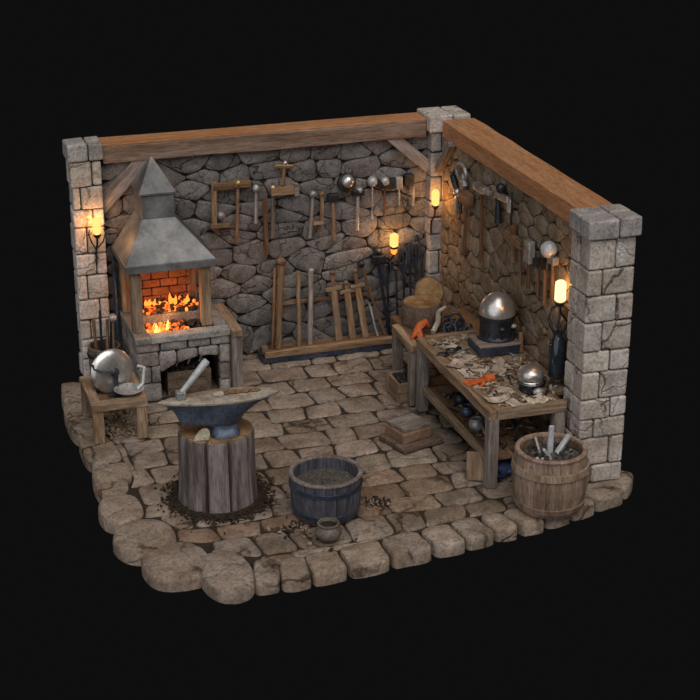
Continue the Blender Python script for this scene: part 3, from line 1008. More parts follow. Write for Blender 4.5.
# ================================================================== STAFF RACK
ra = thing('staff_rack', (-1.37, -.2, 0), 'low wooden rack of staffs and wooden swords along the back wall', 'rack')
mb = MB()
mb.box((-2.26, -.36, .0), (-.48, -.33, .07), 'x', .003)
mb.box((-2.26, -.33, .0), (-2.22, -.05, .07), 'y', .003)
mb.box((-.52, -.33, .0), (-.48, -.05, .07), 'y', .003)
mb.build('plinth', 'blueiron', ra, bev=.004)['label'] = 'dark blue plinth board under the rack'
MB().box((-2.24, -.37, .07), (-.5, -.31, .16), 'x', .006, 8).build('front_board', 'handle', ra, bev=.01)
MB().box((-2.2, -.31, .07), (-.52, -.06, .13), 'x', .003, 6).build('shelf', 'brown', ra, bev=.006)
MB().box((-2.26, -.3, .1), (-2.18, -.2, .2), 'y', .006).build('end_block', 'handle', ra, bev=.01)
MB().box((-2.05, -.075, .66), (-.75, -.035, .7), 'x', .004, 6).build('back_rail', 'brown', ra, bev=.004)


def rackpt(px, py, z=.132):
    p = fz(px, py, z)
    p.y = max(-.27, min(-.14, p.y))
    return p


def staff(a, b, r, name, mat, label, head=None, grp='staffs in the wooden rack', hm='brown', r2=None):
    p = fy(a[0], a[1], -.2)
    p.z = .131
    q_ = fy(b[0], b[1], -.075)
    o = thing(name, p, label, 'staff', grp)
    n = 7
    mb = MB()
    mb.tube([p.lerp(q_, t / (n - 1)) + V((U(-.005, .005), 0, 0)) * (0 < t < n - 1) for t in range(n)], [r * (1 + (((r2 or r) / r) - 1) * t / (n - 1)) * U(.94, 1.06) for t in range(n)], 10)
    mb.build('shaft', mat, o)
    if head: MB().blob(q_, head, 2, .2, smooth=True).build('knob', hm, o)
    return o, p, q_


staff((278, 344), (281, 262), .045, 'knobbed_staff', 'handle', 'thickest wooden staff with round brown knob at left of the rack', .062)
staff((272, 344), (275, 268), .02, 'dark_staff', 'brown', 'thin dark staff standing close behind the thickest knobbed one')
staff((299, 344), (298, 271), .028, 'plain_staff', 'handle', 'plain wooden staff without knob second from left in the rack')
staff((310, 341), (311, 271), .036, 'steel_capped_staff', 'greywood', 'grey wooden staff with a small steel cap in the rack', .042, hm='dullsteel')
staff((385, 333), (361, 264), .018, 'leaning_rod', 'brown', 'slim dark rod with black knob leaning at right of the rack', .052, hm='iron')
staff((378, 335), (369, 303), .016, 'short_rod', 'dullsteel', 'short thin grey rod at the right end of the rack')


def wsword(a, b, g, gw, label):
    p = fy(a[0], a[1], -.2); p.z = .131
    q_ = fy(b[0], b[1], -.075)
    o = thing('wooden_sword', p, label, 'sword', 'wooden swords in the rack')
    t = (a[1] - g) / (a[1] - b[1])
    c = p.lerp(q_, t)
    MB().bar(p, c, .085, .03, X, 4, .003).build('blade', 'handle', o, bev=.008)
    MB().bar(c, q_, .05, .035, X, 2, .003).build('grip', 'brown', o, bev=.008)
    MB().bar(c - X * gw / 2 - Z * .012, c + X * gw / 2 + Z * .012, .045, .045, Y, 2, .003).build('crossguard', 'handle', o, bev=.008)
    MB().blob(q_, .035, 2, .1, smooth=True).build('pommel', 'brown', o)


wsword((339, 339), (332, 273), 288, .22, 'tall wooden sword with crossguard, leftmost sword of the rack')
wsword((353, 337), (346, 283), 291, .2, 'short wooden sword between the two taller ones in the rack')
wsword((366, 335), (355, 271), 285, .19, 'tall wooden sword leaning left, beside the dark slim rod')


# ================================================================== TOOLS ON THE BACK WALL
GB = 'tools hung on the back wall'


def tool(a, b, name, label, cat='hammer', P=fy, pl=-.06, r=.022, hmat='handle', head=None, N=Y, grp=GB, flat=False, r2=None):
    """wall tool with handle from pixel a (top) to pixel b; head = list of (mat, shape, offset along wall, offset along handle, size..)"""
    p, q_ = P(a[0], a[1], pl), P(b[0], b[1], pl)
    o = thing(name, q_, label, cat, grp)
    d = (q_ - p).normalized()
    s = N.cross(d).normalized()
    if (s.x if abs(N.y) > .5 else -s.y) < 0: s = -s
    mb = MB()
    if flat: mb.bar(p, q_, r * 2, r * 1.3, s, 4, .003)
    else: mb.tube([p, p.lerp(q_, .3), p.lerp(q_, .7), q_], [r * .9, r * .85, r, r2 or r * 1.15], 8)
    mb.build('handle', hmat, o, bev=.005 if flat else 0)
    hd = None
    for k, (nm, mat, l0, l1, along, w, th) in enumerate(head or []):
        c = p + d * along
        if nm == 'ball': new = MB().blob(c + s * l0, l1, 2, .12, smooth=True).build(w if isinstance(w, str) else 'head', mat, hd or o)
        else: new = MB().bar(c + s * l0, c + s * l1, w, th, d, 2, .003).build(nm, mat, hd or o, bev=.01)
        if new.name.split('.')[0] == 'head' and hd is None: hd = new
    return o


tool((214, 182), (214, 224), 'hanging_frame_saw', 'wooden hook-shaped tool with foot and round boss, leftmost on back wall', 'saw', r=.034, flat=True, head=[('foot', 'handle', -.05, .2, .56, .06, .06), ('ball', 'dullsteel', .09, .055, .44, 'boss', 0), ('crossbar', 'brown', -.02, .28, .06, .1, .05)])
tool((238, 184), (237, 241), 'hanging_long_hammer', 'long-handled hammer with brass-topped wooden head beside the hook-shaped tool', r=.026, head=[('head', 'brown', -.06, .16, .0, .09, .08), ('ball', 'brass', .0, .055, -.01, 'cap', 0)])
tool((256, 190), (256, 223), 'hanging_chisel', 'steel chisel with round grey head on the back wall', 'chisel', r=.024, hmat='steel', head=[('ball', 'dullsteel', 0, .052, -.02, 'head', 0)])
tool((265, 197), (266, 255), 'hanging_stick', 'long plain dark wooden stick hanging left of the big wooden mallet', 'stick', r=.028, hmat='brown', flat=True)
tool((273, 188), (273, 238), 'hanging_mallet', 'big wooden mallet with block head pointing right on back wall', 'mallet', r=.026, hmat='greywood', head=[('head', 'handle', -.03, .27, .04, .11, .09), ('collar', 'greywood', .27, .33, .04, .15, .1), ('ball', 'brass', 0, .045, .0, 'cap', 0)])
tool((284.5, 163), (283, 185), 'hanging_pick_hammer', 'small brass-headed hammer highest on the back wall', r=.024, hmat='brown', head=[('head', 'brass', -.13, .12, .04, .05, .05), ('ball', 'steel', .01, .032, .0, 'cap', 0)])
tool((313, 194), (310, 238), 'hanging_rasp', 'steel rasp with dark tip left of the small u-shaped wooden tool', 'rasp', r=.025, hmat='steel', head=[('ball', 'dullsteel', 0, .05, .0, 'head', 0), ('tip', 'bark', -.02, .02, .5, .18, .03)])
tool((322, 194), (322, 222), 'hanging_hook_tool', 'small u-shaped wooden tool between the rasp and a dark hammer', 'hook', r=.024, flat=True, head=[('foot', 'handle', -.12, .02, .38, .045, .045), ('ball', 'endgrain', 0, .035, .0, 'knob', 0)])
tool((333, 196), (334, 240), 'hanging_dark_hammer', 'wooden hammer with dark iron head below left of the hung dome', r=.026, head=[('head', 'iron', -.07, .07, .02, .1, .09)])
tool((358, 190), (357, 230), 'hanging_steel_hammer', 'grey-handled hammer with dark claw head below right of the hung dome', r=.026, hmat='dullsteel', head=[('head', 'iron', -.08, .08, .03, .08, .08), ('ball', 'dullsteel', .02, .05, .01, 'cap', 0)])
tool((372.5, 180), (372, 219), 'hanging_round_hammer', 'slim hammer with silvery round head, first right of the claw-headed one', r=.014, hmat='dullsteel', head=[('ball', 'dullsteel', 0, .07, .02, 'face', 0), ('head', 'iron', .02, .1, .05, .1, .09)])
tool((385, 180), (384, 217), 'hanging_club_hammer', 'brown-handled club hammer with silvery face between two steel-handled ones', r=.017, hmat='brown', head=[('ball', 'dullsteel', 0, .065, .02, 'face', 0), ('head', 'iron', -.06, .06, .06, .09, .09)])
tool((399, 178), (399, 205), 'hanging_block_hammer', 'short-handled hammer with grey and black block head', r=.014, hmat='dullsteel', head=[('face', 'dullsteel', -.05, .035, .06, .16, .1), ('head', 'iron', -.13, -.05, .06, .13, .09)])
tool((413.5, 173), (413, 206), 'hanging_hatchet', 'slim hammer with block head left of handle, rightmost on the back wall', r=.018, hmat='dullsteel', head=[('head', 'iron', -.13, -.0, .08, .15, .09)])
# dome on back wall
p = fy(346, 182, -.03)
dm = thing('hanging_dome_pan', p, 'round black pan with polished steel dome hung on the back wall', 'pan', GB)
MB().lathe(p, [(.12, 0), (.125, .03), (.12, .06), (.09, .08)], 24, -Y).build('pan', 'iron', dm)
MB().lathe(p + V((0, 0, .03)), [(.085, .06), (.08, .1), (.06, .13), (.03, .148), (.004, .152)], 24, -Y).build('dome', 'steel', dm)

# ---- iron tools standing in the corner
GC = 'dark iron tools in the back corner'
def irontool(a, b, label, kind, y0=-.16, name='fire_tongs', r=.016):
    q_ = fy(a[0], a[1], -.07)
    p = V((q_.x + (b - a[0]) / 78, y0, 0.0))
    o = thing(name, p, label, 'iron tool', GC)
    MB().tube([p, p.lerp(q_, .5), q_], r, 8).build('shaft', 'iron', o)
    if kind == 'head': MB().box(q_ + V((-.09, -.06, -.02)), q_ + V((.09, .05, .1)), 'x', .005).build('head', 'iron', o, bev=.015); MB().blob(q_ + V((0, 0, .15)), (.05, .045, .06), 2, .15, smooth=True).build('knob', 'iron', o)
    if kind == 'tongs':
        mb = MB()
        for s in (-1, 1): mb.tube([q_ + V((0, 0, -.3)), q_ + V((s * .05, 0, -.15)), q_ + V((s * .055, 0, .0)), q_ + V((s * .01, 0, .12))], .016, 8)
        mb.build('jaws', 'blueiron', o)
    if kind == 'spear':
        MB().bar(q_ + V((0, 0, -.25)), q_ + V((0, 0, .05)), .06, .03, X, 2, .004).build('blade', 'blueiron', o, bev=.006)
    if kind == 'ring':
        MB().tube([q_ + V((.05 * math.cos(t * PI / 7), 0, .04 + .05 * math.sin(t * PI / 7))) for t in range(14)], .013, 8, closed=True).build('ring', 'iron', o)
irontool((378, 262), 390, 'black iron sledgehammer standing left of the torch in the corner', 'head', name='iron_sledgehammer', r=.022)
irontool((387, 266), 388, 'iron fire tongs next to the sledgehammer under the torch', 'tongs')
irontool((396, 270), 397, 'ring-headed iron poker directly under the torch on back wall', 'ring', name='ring_poker')
irontool((403, 252), 404, 'iron fire tongs just right of the corner torch', 'tongs')
irontool((410, 246), 410, 'tall flat-bladed iron slice between two fire tongs', 'spear', name='fire_slice')
irontool((416, 244), 416, 'tallest iron fire tongs left of the corner pillar', 'tongs')
irontool((422, 252), 421, 'ring-headed iron poker closest to the corner pillar', 'ring', name='ring_poker')

# ================================================================== LAMPS
def lamp(p, w, h, label, mat='bulb', y_arm=Y, depth=.1, watts=14, name='torch', fork=True, L=None):
    """glowing lamp glass in an iron bracket fixed to the stone at p + y_arm*depth"""
    o = thing(name, p, label, 'lamp')
    MB().lathe(p, [(w * .7, -h / 2), (w, -h * .42), (w, h * .25), (w * .95, h * .42), (w * .6, h / 2), (.005, h * .52)], 20).build('glass', mat, o)
    MB().lathe(p, [(w * .5, -h / 2 - .05), (w * .95, -h / 2 - .02), (w * .95, -h / 2), (w * .5, -h / 2 + .005)], 16).build('cup', 'iron', o)
    wallp = p + y_arm * depth
    mb = MB()
    mb.tube([p + Z * (-h / 2 - .04), p + Z * (-h / 2 - .14) + y_arm * .02, wallp + Z * (-h / 2 - .26), wallp + Z * (-h / 2 - .42)], .013, 8)
    if fork:
        s = y_arm.cross(Z)
        for k in (-1, 1): mb.tube([wallp + Z * (-h / 2 - .24), p + s * k * .07 + Z * (-h / 2 - .1), p + s * k * .1 + Z * (-h / 2 + .0), p + s * k * .085 + Z * (-h / 2 + .06)], .009, 6)
    mb.build('bracket', 'iron', o)
    ld = bpy.data.lights.new(name + '_light', 'POINT')
    ld.energy = watts
    ld.color = (1, .44, .12)
    ld.shadow_soft_size = .05
    lo = bpy.data.objects.new(name + '_light', ld)
    COL.objects.link(lo)
    lo.parent = o
    lo.location = L or V((0, 0, 0))
    return o


lamp(fy(96.5, 226, -.32), .05, .2, 'glowing lamp on forked iron bracket on the left pillar', depth=.14, watts=30)
lamp(fy(435.5, 197.5, -.32), .048, .2, 'glowing lamp fixed high on the corner pillar', depth=.14, fork=False, watts=26)
tl = lamp(fy(394, 240, -.2), .055, .17, 'flickering yellow torch on the back wall above the iron tools', depth=.18, fork=False, watts=30)
MB().lathe(fy(394, 240, -.2) - Z * .19, [(.02, 0), (.04, .03), (.042, .07), (.03, .1)], 14).build('burner', 'flame', tl)['label'] = 'orange glowing burner under the glass'
lp = fx(560.5, 291, .07)
lr = lamp(lp, .062, .235, 'pale glowing lamp with wire cage bracket beside the right pillar', 'bulbw', X, .11, 20, 'cage_lamp', False)
mb = MB()
for k in range(6):
    t = k * PI / 3
    d = V((math.cos(t), math.sin(t), 0))
    mb.tube([lp + Z * -.14, lp + d * .1 + Z * -.22, lp + d * .13 + Z * -.33, lp + d * .07 + Z * -.45, lp + d * .03 + Z * -.52], .008, 6)
mb.build('wire_cage', 'iron', lr)
bt = V((lp.x + .0, lp.y, lp.z - .98))
mb = MB()
mb.lathe(bt, [(.09, 0), (.1, .02), (.1, .36), (.06, .45), (.04, .48), (.04, .52)], 8)
mb.build('oil_tank', 'glass', lr)

# ================================================================== SIDE BENCH, LOGS, CRATE
sb = thing('side_bench', (-.45, -1.7, 0), 'low dark side bench with logs on it beyond the workbench', 'bench')
MB().box((-.94, -2.19, .7), (-.84, -1.48, .8), 'y', .005, 5).build('front_rail', 'wood', sb, bev=.01)
MB().box((-.84, -2.19, .72), (.16, -1.15, .775), 'y', .003, 5).build('top', 'brown', sb, bev=.006)
for x, y in ((-.88, -2.12), (-.88, -1.55), (.08, -2.12), (.08, -1.28)):
    MB().box((x - .055, y - .055, 0), (x + .055, y + .055, .72), 'z', .005).build('leg', 'greywood', sb, bev=.01)
cr = thing('coal_crate', (-.8, -1.83, 0), 'open wooden crate of dark coal on the floor under the side bench', 'crate')
x0, x1, y0, y1 = -1.04, -.6, -2.04, -1.62
mb = MB()
for z in (0, .125):
    mb.box((x0, y0, z), (x0 + .03, y1, z + .12), 'y', .003)
    mb.box((x1 - .03, y0, z), (x1, y1, z + .12), 'y', .003)
    mb.box((x0 + .03, y0, z), (x1 - .03, y0 + .03, z + .12), 'x', .003)
    mb.box((x0 + .03, y1 - .03, z), (x1 - .03, y1, z + .12), 'x', .003)
mb.box((x0 + .01, y0 + .01, 0), (x1 - .01, y1 - .01, .02), 'y', 0)
mb.build('box', 'wood', cr, bev=.005)
for y in (y0 + .04, y1 - .04): MB().box((x0 - .02, y - .03, 0), (x0, y + .03, .26), 'z', .002).build('cleat', 'wood', cr, bev=.004)
mb = MB()
for i in range(80): mb.blob((U(x0 + .05, x1 - .05), U(y0 + .05, y1 - .05), U(.18, .245)), U(.025, .045), 1, .35)
tag(mb.build('crate_coal', 'coal'), 'dark coal heaped in the open crate under the side bench', 'coal', None, 'stuff')


def log(name, c, r, h, ax, label, ring='endgrain'):
    o = thing(name, c, label, 'log')
    ax = V(ax).normalized()
    ph = U(0, 9)
    rf = lambda t, hh: 1 + .07 * noise.noise(V((math.cos(t) * 2 + ph, math.sin(t) * 2, hh * 3)))
    MB().lathe(c, [(r * .96, 0), (r, .02), (r, h * .5), (r * .99, h - .02), (r * .95, h)], 28, ax, rf).build('bark', 'bark', o)
    MB().lathe(V(c) + ax * (h - .004), [(r * .9, 0), (r * .9, .008), (r * .5, .011), (.01, .011)], 28, ax, rf).build('cut_face', ring, o)
    return o


log('log', V((-.54, -1.46, .776)), .25, .27, Z, 'upright cut log with brown top at the left end of the side bench')
log('log_slice', V((-.32, -1.1, 1.02)), .19, .09, (-.3, -1, .42), 'round golden log slice propped behind the upright log')
tag(MB().tube([V((-.58, -1.95, .83)), V((-.47, -1.83, .9)), V((-.42, -1.7, .98)), V((-.3, -1.62, 1.0))], [.03, .035, .03, .02], 8).build('branch', 'scrap'), 'short pale bent branch lying in front of the logs', 'branch')
# iron heap
for i, (px, py, lb) in enumerate(((446, 322, 'dark iron ring standing at the left of the heap'), (455, 319, 'dark iron ring at the back of the heap'), (460, 326, 'dark iron ring at the right of the heap'), (450, 329, 'dark iron ring at the front of the heap'))):
    c = fz(px, py, .86)
    tn = V((U(-.5, .5), -1, U(.1, .8))).normalized()
    a, b_ = perp(tn)
    tag(MB().tube([c + (a * math.cos(t * PI / 9) + b_ * math.sin(t * PI / 9)) * .075 for t in range(18)], .018, 8, closed=True).build('iron_ring', 'iron'), lb + ' on the side bench', 'iron ring', 'iron rings on the side bench')
mb = MB()
for i in range(46):
    c = fz(454 + R.gauss(0, 7), 327 + R.gauss(0, 3.5), .8)
    mb.blob(c, (U(.02, .05), U(.015, .04), U(.015, .03)), 1, .4, mi=i % 2)
tag(mb.build('iron_scrap', ['iron', 'coal']), 'heap of small black iron scraps on the side bench below the rings', 'scrap', None, 'stuff')
# orange rag
rg = fz(420, 340, .8)
mb = MB()
pts = [fz(411, 339, .81), fz(414, 335, .83), fz(417, 330, .87), fz(420, 325, .92), fz(425, 322, .93), fz(428, 327, .86)]
mb.tube(pts, [.02, .032, .036, .045, .04, .02], 10)
mb.tube([pts[2], pts[2] + V((.03, -.05, -.06)), pts[2] + V((.02, -.08, -.11))], [.04, .045, .02], 8)
for v in mb.bm.verts: v.co += V((noise.noise(v.co * 14), noise.noise(v.co * 14 + X * 5), noise.noise(v.co * 14 + Y * 5))) * .025
tag(mb.build('leather_rag', 'red'), 'crumpled bright orange-red rag on the near corner of the side bench', 'rag')

# ================================================================== WORKBENCH
TX0, TX1, TY0, TY1, TZ = -.9, .0, -4.48, -2.24, .9
wb = thing('workbench', ((TX0 + TX1) / 2, -3.36, 0), 'long wooden workbench littered with scraps along the right wall', 'workbench')
mb = MB()
k = 0
x = TX0 + .1
while x < .14:
    w = .13
    y0 = TY0 + .09 if x + w < .01 else -4.16
    mb.box((x + .003, y0, TZ - .06), (min(x + w, .17) - .003, TY1 - .05, TZ - .004), 'y', .003, 6)
    x += w
mb.build('top_boards', 'wood', wb, bev=.005)
mb = MB()
mb.box((TX0, TY0, TZ - .1), (TX0 + .1, TY1, TZ + .012), 'y', .005, 8)
mb.box((TX0 + .1, TY0, TZ - .1), (TX1, TY0 + .09, TZ + .012), 'x', .005, 4)
mb.box((TX0 + .1, TY1 - .06, TZ - .08), (.16, TY1, TZ + .03), 'x', .005, 4)
mb.build('top_frame', 'wood', wb, bev=.01)
for x, y in ((TX0 + .065, TY0 + .065), (TX0 + .065, TY1 - .065), (TX1 - .07, TY0 + .065), (TX1 - .07, TY1 - .065)):
    MB().box((x - .06, y - .06, 0), (x + .06, y + .06, TZ - .09), 'z', .005).build('leg', 'greywood', wb, bev=.01)
MB().box((TX0 + .03, TY0 + .12, .26), (TX0 + .1, TY1 - .12, .34), 'y', .005, 5).build('lower_rail', 'wood', wb, bev=.008)
MB().box((TX0 + .1, TY0 + .12, .27), (.1, TY1 - .12, .31), 'y', .003, 5).build('lower_shelf', 'brown', wb, bev=.005)

# iron-bound block + great helmet
TT = TZ - .003
b0, b1 = fz(481, 358, TT), fz(521, 349, TT)
bx = V((1, -.03, 0)).normalized()
by = Z.cross(bx)
ck = b0 + bx * .23 + by * .2
bo = thing('iron_bound_block', (ck.x, ck.y, TT), 'dark rectangular iron-bound block under the great helmet', 'block')
MB().bar(ck - bx * .24 + Z * .06, ck + bx * .24 + Z * .06, .42, .115, by, 3, .003).build('body', 'blueiron', bo, bev=.008)
MB().bar(ck - bx * .25 + Z * .128, ck + bx * .25 + Z * .128, .44, .026, by, 3, .003).build('lid', 'greywood', bo, bev=.006)


def helmet(c, r, label, k=1.0, big=True):
    o = thing('helmet', c, label, 'helmet')
    c = V(c)
    h = r * 2.6 if big else r * 2.0
    d0 = (.5 if big else .36) * h
    mb = MB()
    mb.lathe(c, [(r * 1.12, 0), (r * 1.14, .02), (r * .98, .05), (r * .96, d0 * .5), (r * 1.0, d0), (r * 1.0, d0 + .02)] if big else [(r * .8, 0), (r * .84, .015), (r * .78, .03), (r * .8, d0 * .7), (r * .92, d0), (r * .94, d0 + .01)], 40)
    skirt = mb.build('skirt', 'iron', o)
    mb = MB()
    hh = h - d0
    mb.lathe(c + Z * (d0 + .005), [(r * 1.0, 0)] + ([(r * 1.02 * math.cos(t * PI / 18), .02 + (hh - .02) * math.sin(t * PI / 18)) for t in range(0, 9)] if big else [(r * 1.02 * math.cos(t * PI / 18), hh * .42 + hh * .58 * math.sin(t * PI / 18)) for t in range(-3, 9)]) + [(.004, hh)], 40)
    dome = mb.build('dome', 'steel', o)
    mb = MB()
    mb.lathe(c + Z * (d0 - .02), [(r * (1.0 if big else .93), 0), (r * (1.06 if big else .98), .005), (r * (1.06 if big else .99), .035), (r * (1.0 if big else .94), .04)], 40, cap=False)
    mb.build('brow_band', 'iron', dome)
    face = V((.35, -1, 0)).normalized()
    sd = Z.cross(face)
    if big:
        for s in (-1, 1):
            mb = MB()
            e = c + face * r * .93 + sd * s * r * .42 + Z * d0 * .62
            mb.blob(e, (r * .22, r * .2, r * .13), 2, .05, rot=Matrix.Identity(3), smooth=True)
            mb.build('eye_plate', 'dullsteel' if s > 0 else 'iron', skirt)
        MB().bar(c + face * r * .99 + Z * .03, c + face * r * 1.02 + Z * d0, .05, .03, sd, 2, .002).build('nose_guard', 'iron', skirt, bev=.006)
        for a in range(-3, 4):
            if a == 0: continue
            e = Matrix.Rotation(a * .42, 3, Z) @ face
            MB().bar(c + e * r * .97 + Z * .03, c + e * r * .99 + Z * d0 * .4, .035, .03, Z.cross(e), 2, .002).build('cheek_rib', 'iron', skirt, bev=.006)
    else:
        MB().blob(c + face * r * 1.05 + sd * -.02 + Z * .04, (r * .5, r * .3, r * .28), 2, .1, rot=Matrix.Identity(3), smooth=True).build('face_guard', 'dullsteel', skirt)
        MB().blob(c + sd * r * .95 + Z * .06, (r * .5, r * .45, r * .35), 2, .15, rot=Matrix.Identity(3), smooth=True).build('neck_guard', 'iron', skirt)
        MB().bar(c - sd * r * .7 + face * r * .75 + Z * .0, c - sd * r * .75 + face * r * .72 + Z * d0, .06, .03, sd, 2, .002).build('cheek_plate', 'iron', skirt, bev=.006)
    return o


helmet((ck.x + .05, ck.y + .05, TT + .142), .205, 'great steel-domed helmet standing on the iron-bound block')
sh = fz(530, 390, TT)
helmet((sh.x, sh.y, TT), .145, 'smaller round steel helmet with dark base near the front of the bench', big=False)
# peg, glove, pliers, rods, parchment
p = fz(524, 352, TT)
p.x = min(p.x, .1)
tag(MB().bar(p, p + V((.0, .02, .24)), .05, .04, seg=2, taper=.85).build('wooden_peg', 'handle', bev=.008), 'upright wooden peg beside the iron-bound block on the workbench', 'peg')
g0 = fz(480, 384, TT)
gl = thing('leather_glove', (g0.x, g0.y, TT), 'orange-red leather glove lying in the middle of the workbench', 'glove')
palm = MB().blob(g0 + V((.0, 0, .035)), (.09, .065, .035), 2, .2, rot=Matrix.Rotation(.3, 3, Z), smooth=True).build('palm', 'red', gl)
MB().tube([g0 + V((.06, .02, .03)), g0 + V((.13, .05, .035)), g0 + V((.17, .06, .03))], [.05, .048, .055], 10).build('cuff', 'red', gl)
for i in range(4):
    a = g0 + V((-.06, -.05 + .032 * i, .03))
    MB().tube([a, a + V((-.06, -.01 + .004 * i, .012)), a + V((-.1 - .008 * i, -.015, -.008))], [.02, .018, .012], 8).build('finger', 'red', palm)
MB().tube([g0 + V((.02, -.06, .03)), g0 + V((-.02, -.1, .03)), g0 + V((-.05, -.115, .02))], [.022, .018, .012], 8).build('thumb', 'red', palm)
c = fz(447, 355, TT)
pl = thing('pliers', (c.x, c.y, TT), 'dark looped iron pliers at the far left end of the workbench top', 'pliers')
for s in (-1, 1):
    MB().tube([c + V((s * .05 + .06 * math.cos(t * PI / 7), .05 * math.sin(t * PI / 7), .035 + .02 * s)) for t in range(14)], .013, 8, closed=True).build('loop', 'iron', pl)
MB().tube([c + V((.09, .0, .05)), c + V((.16, .04, .06)), c + V((.2, .07, .03))], [.016, .025, .012], 8).build('jaw', 'iron', pl)
MB().tube([c + V((-.09, .0, .02)), c + V((-.15, -.03, .015))], [.014, .01], 8).build('handle', 'iron', pl)
# small parts lying on the bench
places = []
def free(p, r):
    for c_, rr in [((ck.x, ck.y), .36), ((sh.x, sh.y), .22), ((g0.x, g0.y), .17), ((c.x, c.y), .17)] + places:
        if math.hypot(p[0] - c_[0], p[1] - c_[1]) < rr + r: return False
    return True
sheets = [(464, 357, 'pale curled scrap sheet beside the looped pliers'), (457, 366, 'pale scrap sheet near the front edge, nearest the pliers'), (480, 369, 'pale scrap sheet behind the orange-red glove'), (497, 373, 'pale scrap sheet between the block and the glove'), (503, 391, 'pale scrap sheet left of the small helmet'), (496, 401, 'pale scrap sheet at the front left corner of the bench'), (514, 404, 'pale scrap sheet in front of the small helmet'), (535, 401, 'pale scrap sheet at the front end right of centre'), (466, 373, 'pale scrap sheet just left of the glove'), (503, 366, 'pale scrap sheet in front of the iron-bound block'), (455, 349, 'pale scrap sheet at the far end of the bench')]
for i, (px, py, lb) in enumerate(sheets):
    q_ = fz(px, py, TT)
    a = U(0, PI)
    w, h_ = U(.08, .14), U(.06, .1)
    mb = MB()
    n = 6
    ca, sa = math.cos(a), math.sin(a)
    vs, fs = [], []
    for layer in (0, 1):
        for jx in range(n):
            for jy in range(n):
                u_, v_ = (jx / (n - 1) * 2 - 1) * w, (jy / (n - 1) * 2 - 1) * h_
                u_ += .02 * noise.noise(V((u_ * 9, v_ * 9, i))); v_ += .02 * noise.noise(V((u_ * 9, v_ * 9, i + 40)))
                zz = .012 + .03 * (u_ / w) ** 2 * (i % 2) + .02 * abs(noise.noise(V((u_ * 7, v_ * 7, i * 3)))) + layer * .006
                vs.append(V((q_.x + u_ * ca - v_ * sa, q_.y + u_ * sa + v_ * ca, TT + zz - .01)))
    for layer in (0, 1):
        for jx in range(n - 1):
            for jy in range(n - 1):
                b_ = layer * n * n + jx * n + jy
                fs.append((b_, b_ + 1, b_ + n + 1, b_ + n))
    ed = [jx * n for jx in range(n)] + [(n - 1) * n + k for k in range(1, n)] + [jx * n + n - 1 for jx in range(n - 2, -1, -1)] + [k for k in range(n - 2, 0, -1)]
    for k in range(len(ed)):
        a_, b_ = ed[k], ed[(k + 1) % len(ed)]
        fs.append((a_, b_, b_ + n * n, a_ + n * n))
    mb.add(vs, fs, None, tint(.2, .05), False)
    tag(mb.build('scrap_sheet', 'scrap'), lb, 'scrap', 'pale scraps on the workbench')
bars = [(462, 352, .5, .22, 'dullsteel', 'short grey rod beside the block, toward the far end of the bench'), (471, 379, -.5, .16, 'dullsteel', 'small pale rod touching the front edge by the glove'), (489, 391, .9, .2, 'brown', 'brown stick in front of the glove'), (509, 380, 1.3, .18, 'iron', 'dark iron rod left of the small helmet'), (522, 407, .2, .24, 'dullsteel', 'grey rod lying along the front end of the bench'), (546, 396, 1.0, .17, 'iron', 'dark iron rod right of the small helmet at the front'), (487, 363, .25, .2, 'brown', 'brown stick directly in front of the block'), (440, 345, .1, .2, 'dullsteel', 'grey rod at the far left corner of the bench')]
for px, py, a, ln, mt, lb in bars:
    q_ = fz(px, py, TT) + Z * .022
    d = V((math.cos(a), math.sin(a), 0)) * ln / 2
    tag(MB().tube([q_ - d, q_ - d * .3, q_ + d * .6, q_ + d], [.01, .014, .014, .02], 8).build('loose_rod', mt), lb, 'rod', 'loose rods on the workbench')
mb = MB()
for i in range(430):
    x, y = U(-.78, .12), U(TY0 + .12, TY1 - .1)
    if x > -.03 and y < -4.12: continue
    if abs(x - ck.x) < .3 and abs(y - ck.y) < .27: continue
    if math.hypot(x - sh.x, y - sh.y) < .2: continue
    r = U(.01, .03)
    p = V((x, y, TT + r * .4))
    k = R.random()
    if k < .5: mb.blob(p, (r * 1.6, r * U(.5, 1), r * .5), 1, .4, mi=R.choice((0, 0, 1, 2)))
    elif k < .85:
        a = U(0, 6.28)
        mb.bar(p, p + V((.09 * math.cos(a), .09 * math.sin(a), U(0, .025))), .014, .007, seg=2, wob=.004, mi=R.choice((0, 0, 1, 2)))
    else:
        mb.tube([p + V((.03 * math.cos(t), .03 * math.sin(t), .01 + .006 * t)) for t in (0, .8, 1.6, 2.4, 3.2, 4)], .006, 5, mi=R.choice((0, 1)))
tag(mb.build('wood_shavings', ['scrap', 'bark', 'dullsteel']), 'pale shavings and dark chips littering the whole workbench top', 'shavings', None, 'stuff')

# under the bench
for px, py, r, mt, lb in ((460, 398, .075, 'iron', 'small dark round pot on the lower shelf toward the far end'), (467, 411, .08, 'blueiron', 'dark blue round pot in the middle of the lower shelf'), (476, 424, .085, 'dullsteel', 'grey round pot on the lower shelf next to the blue one')):
    q_ = fz(px, py + 6, .31)
    q_.x = max(q_.x, -.7)
    o = thing('round_pot', (q_.x, q_.y, .31), lb, 'pot', 'pots on the lower shelf')
    MB().lathe((q_.x, q_.y, .311), [(r * .5, 0), (r * .9, r * .3), (r, r * .8), (r * .85, r * 1.3), (r * .62, r * 1.5), (r * .68, r * 1.65), (r * .5, r * 1.6), (r * .7, r * .9), (.01, r * .4)], 24).build('body', mt, o)
    MB().tube([V((q_.x + r * .72 * math.cos(t * PI / 10), q_.y + r * .72 * math.sin(t * PI / 10), .311 + r * 1.6)) for t in range(20)], .009, 6, closed=True).build('rim', mt, o)
mb = MB()
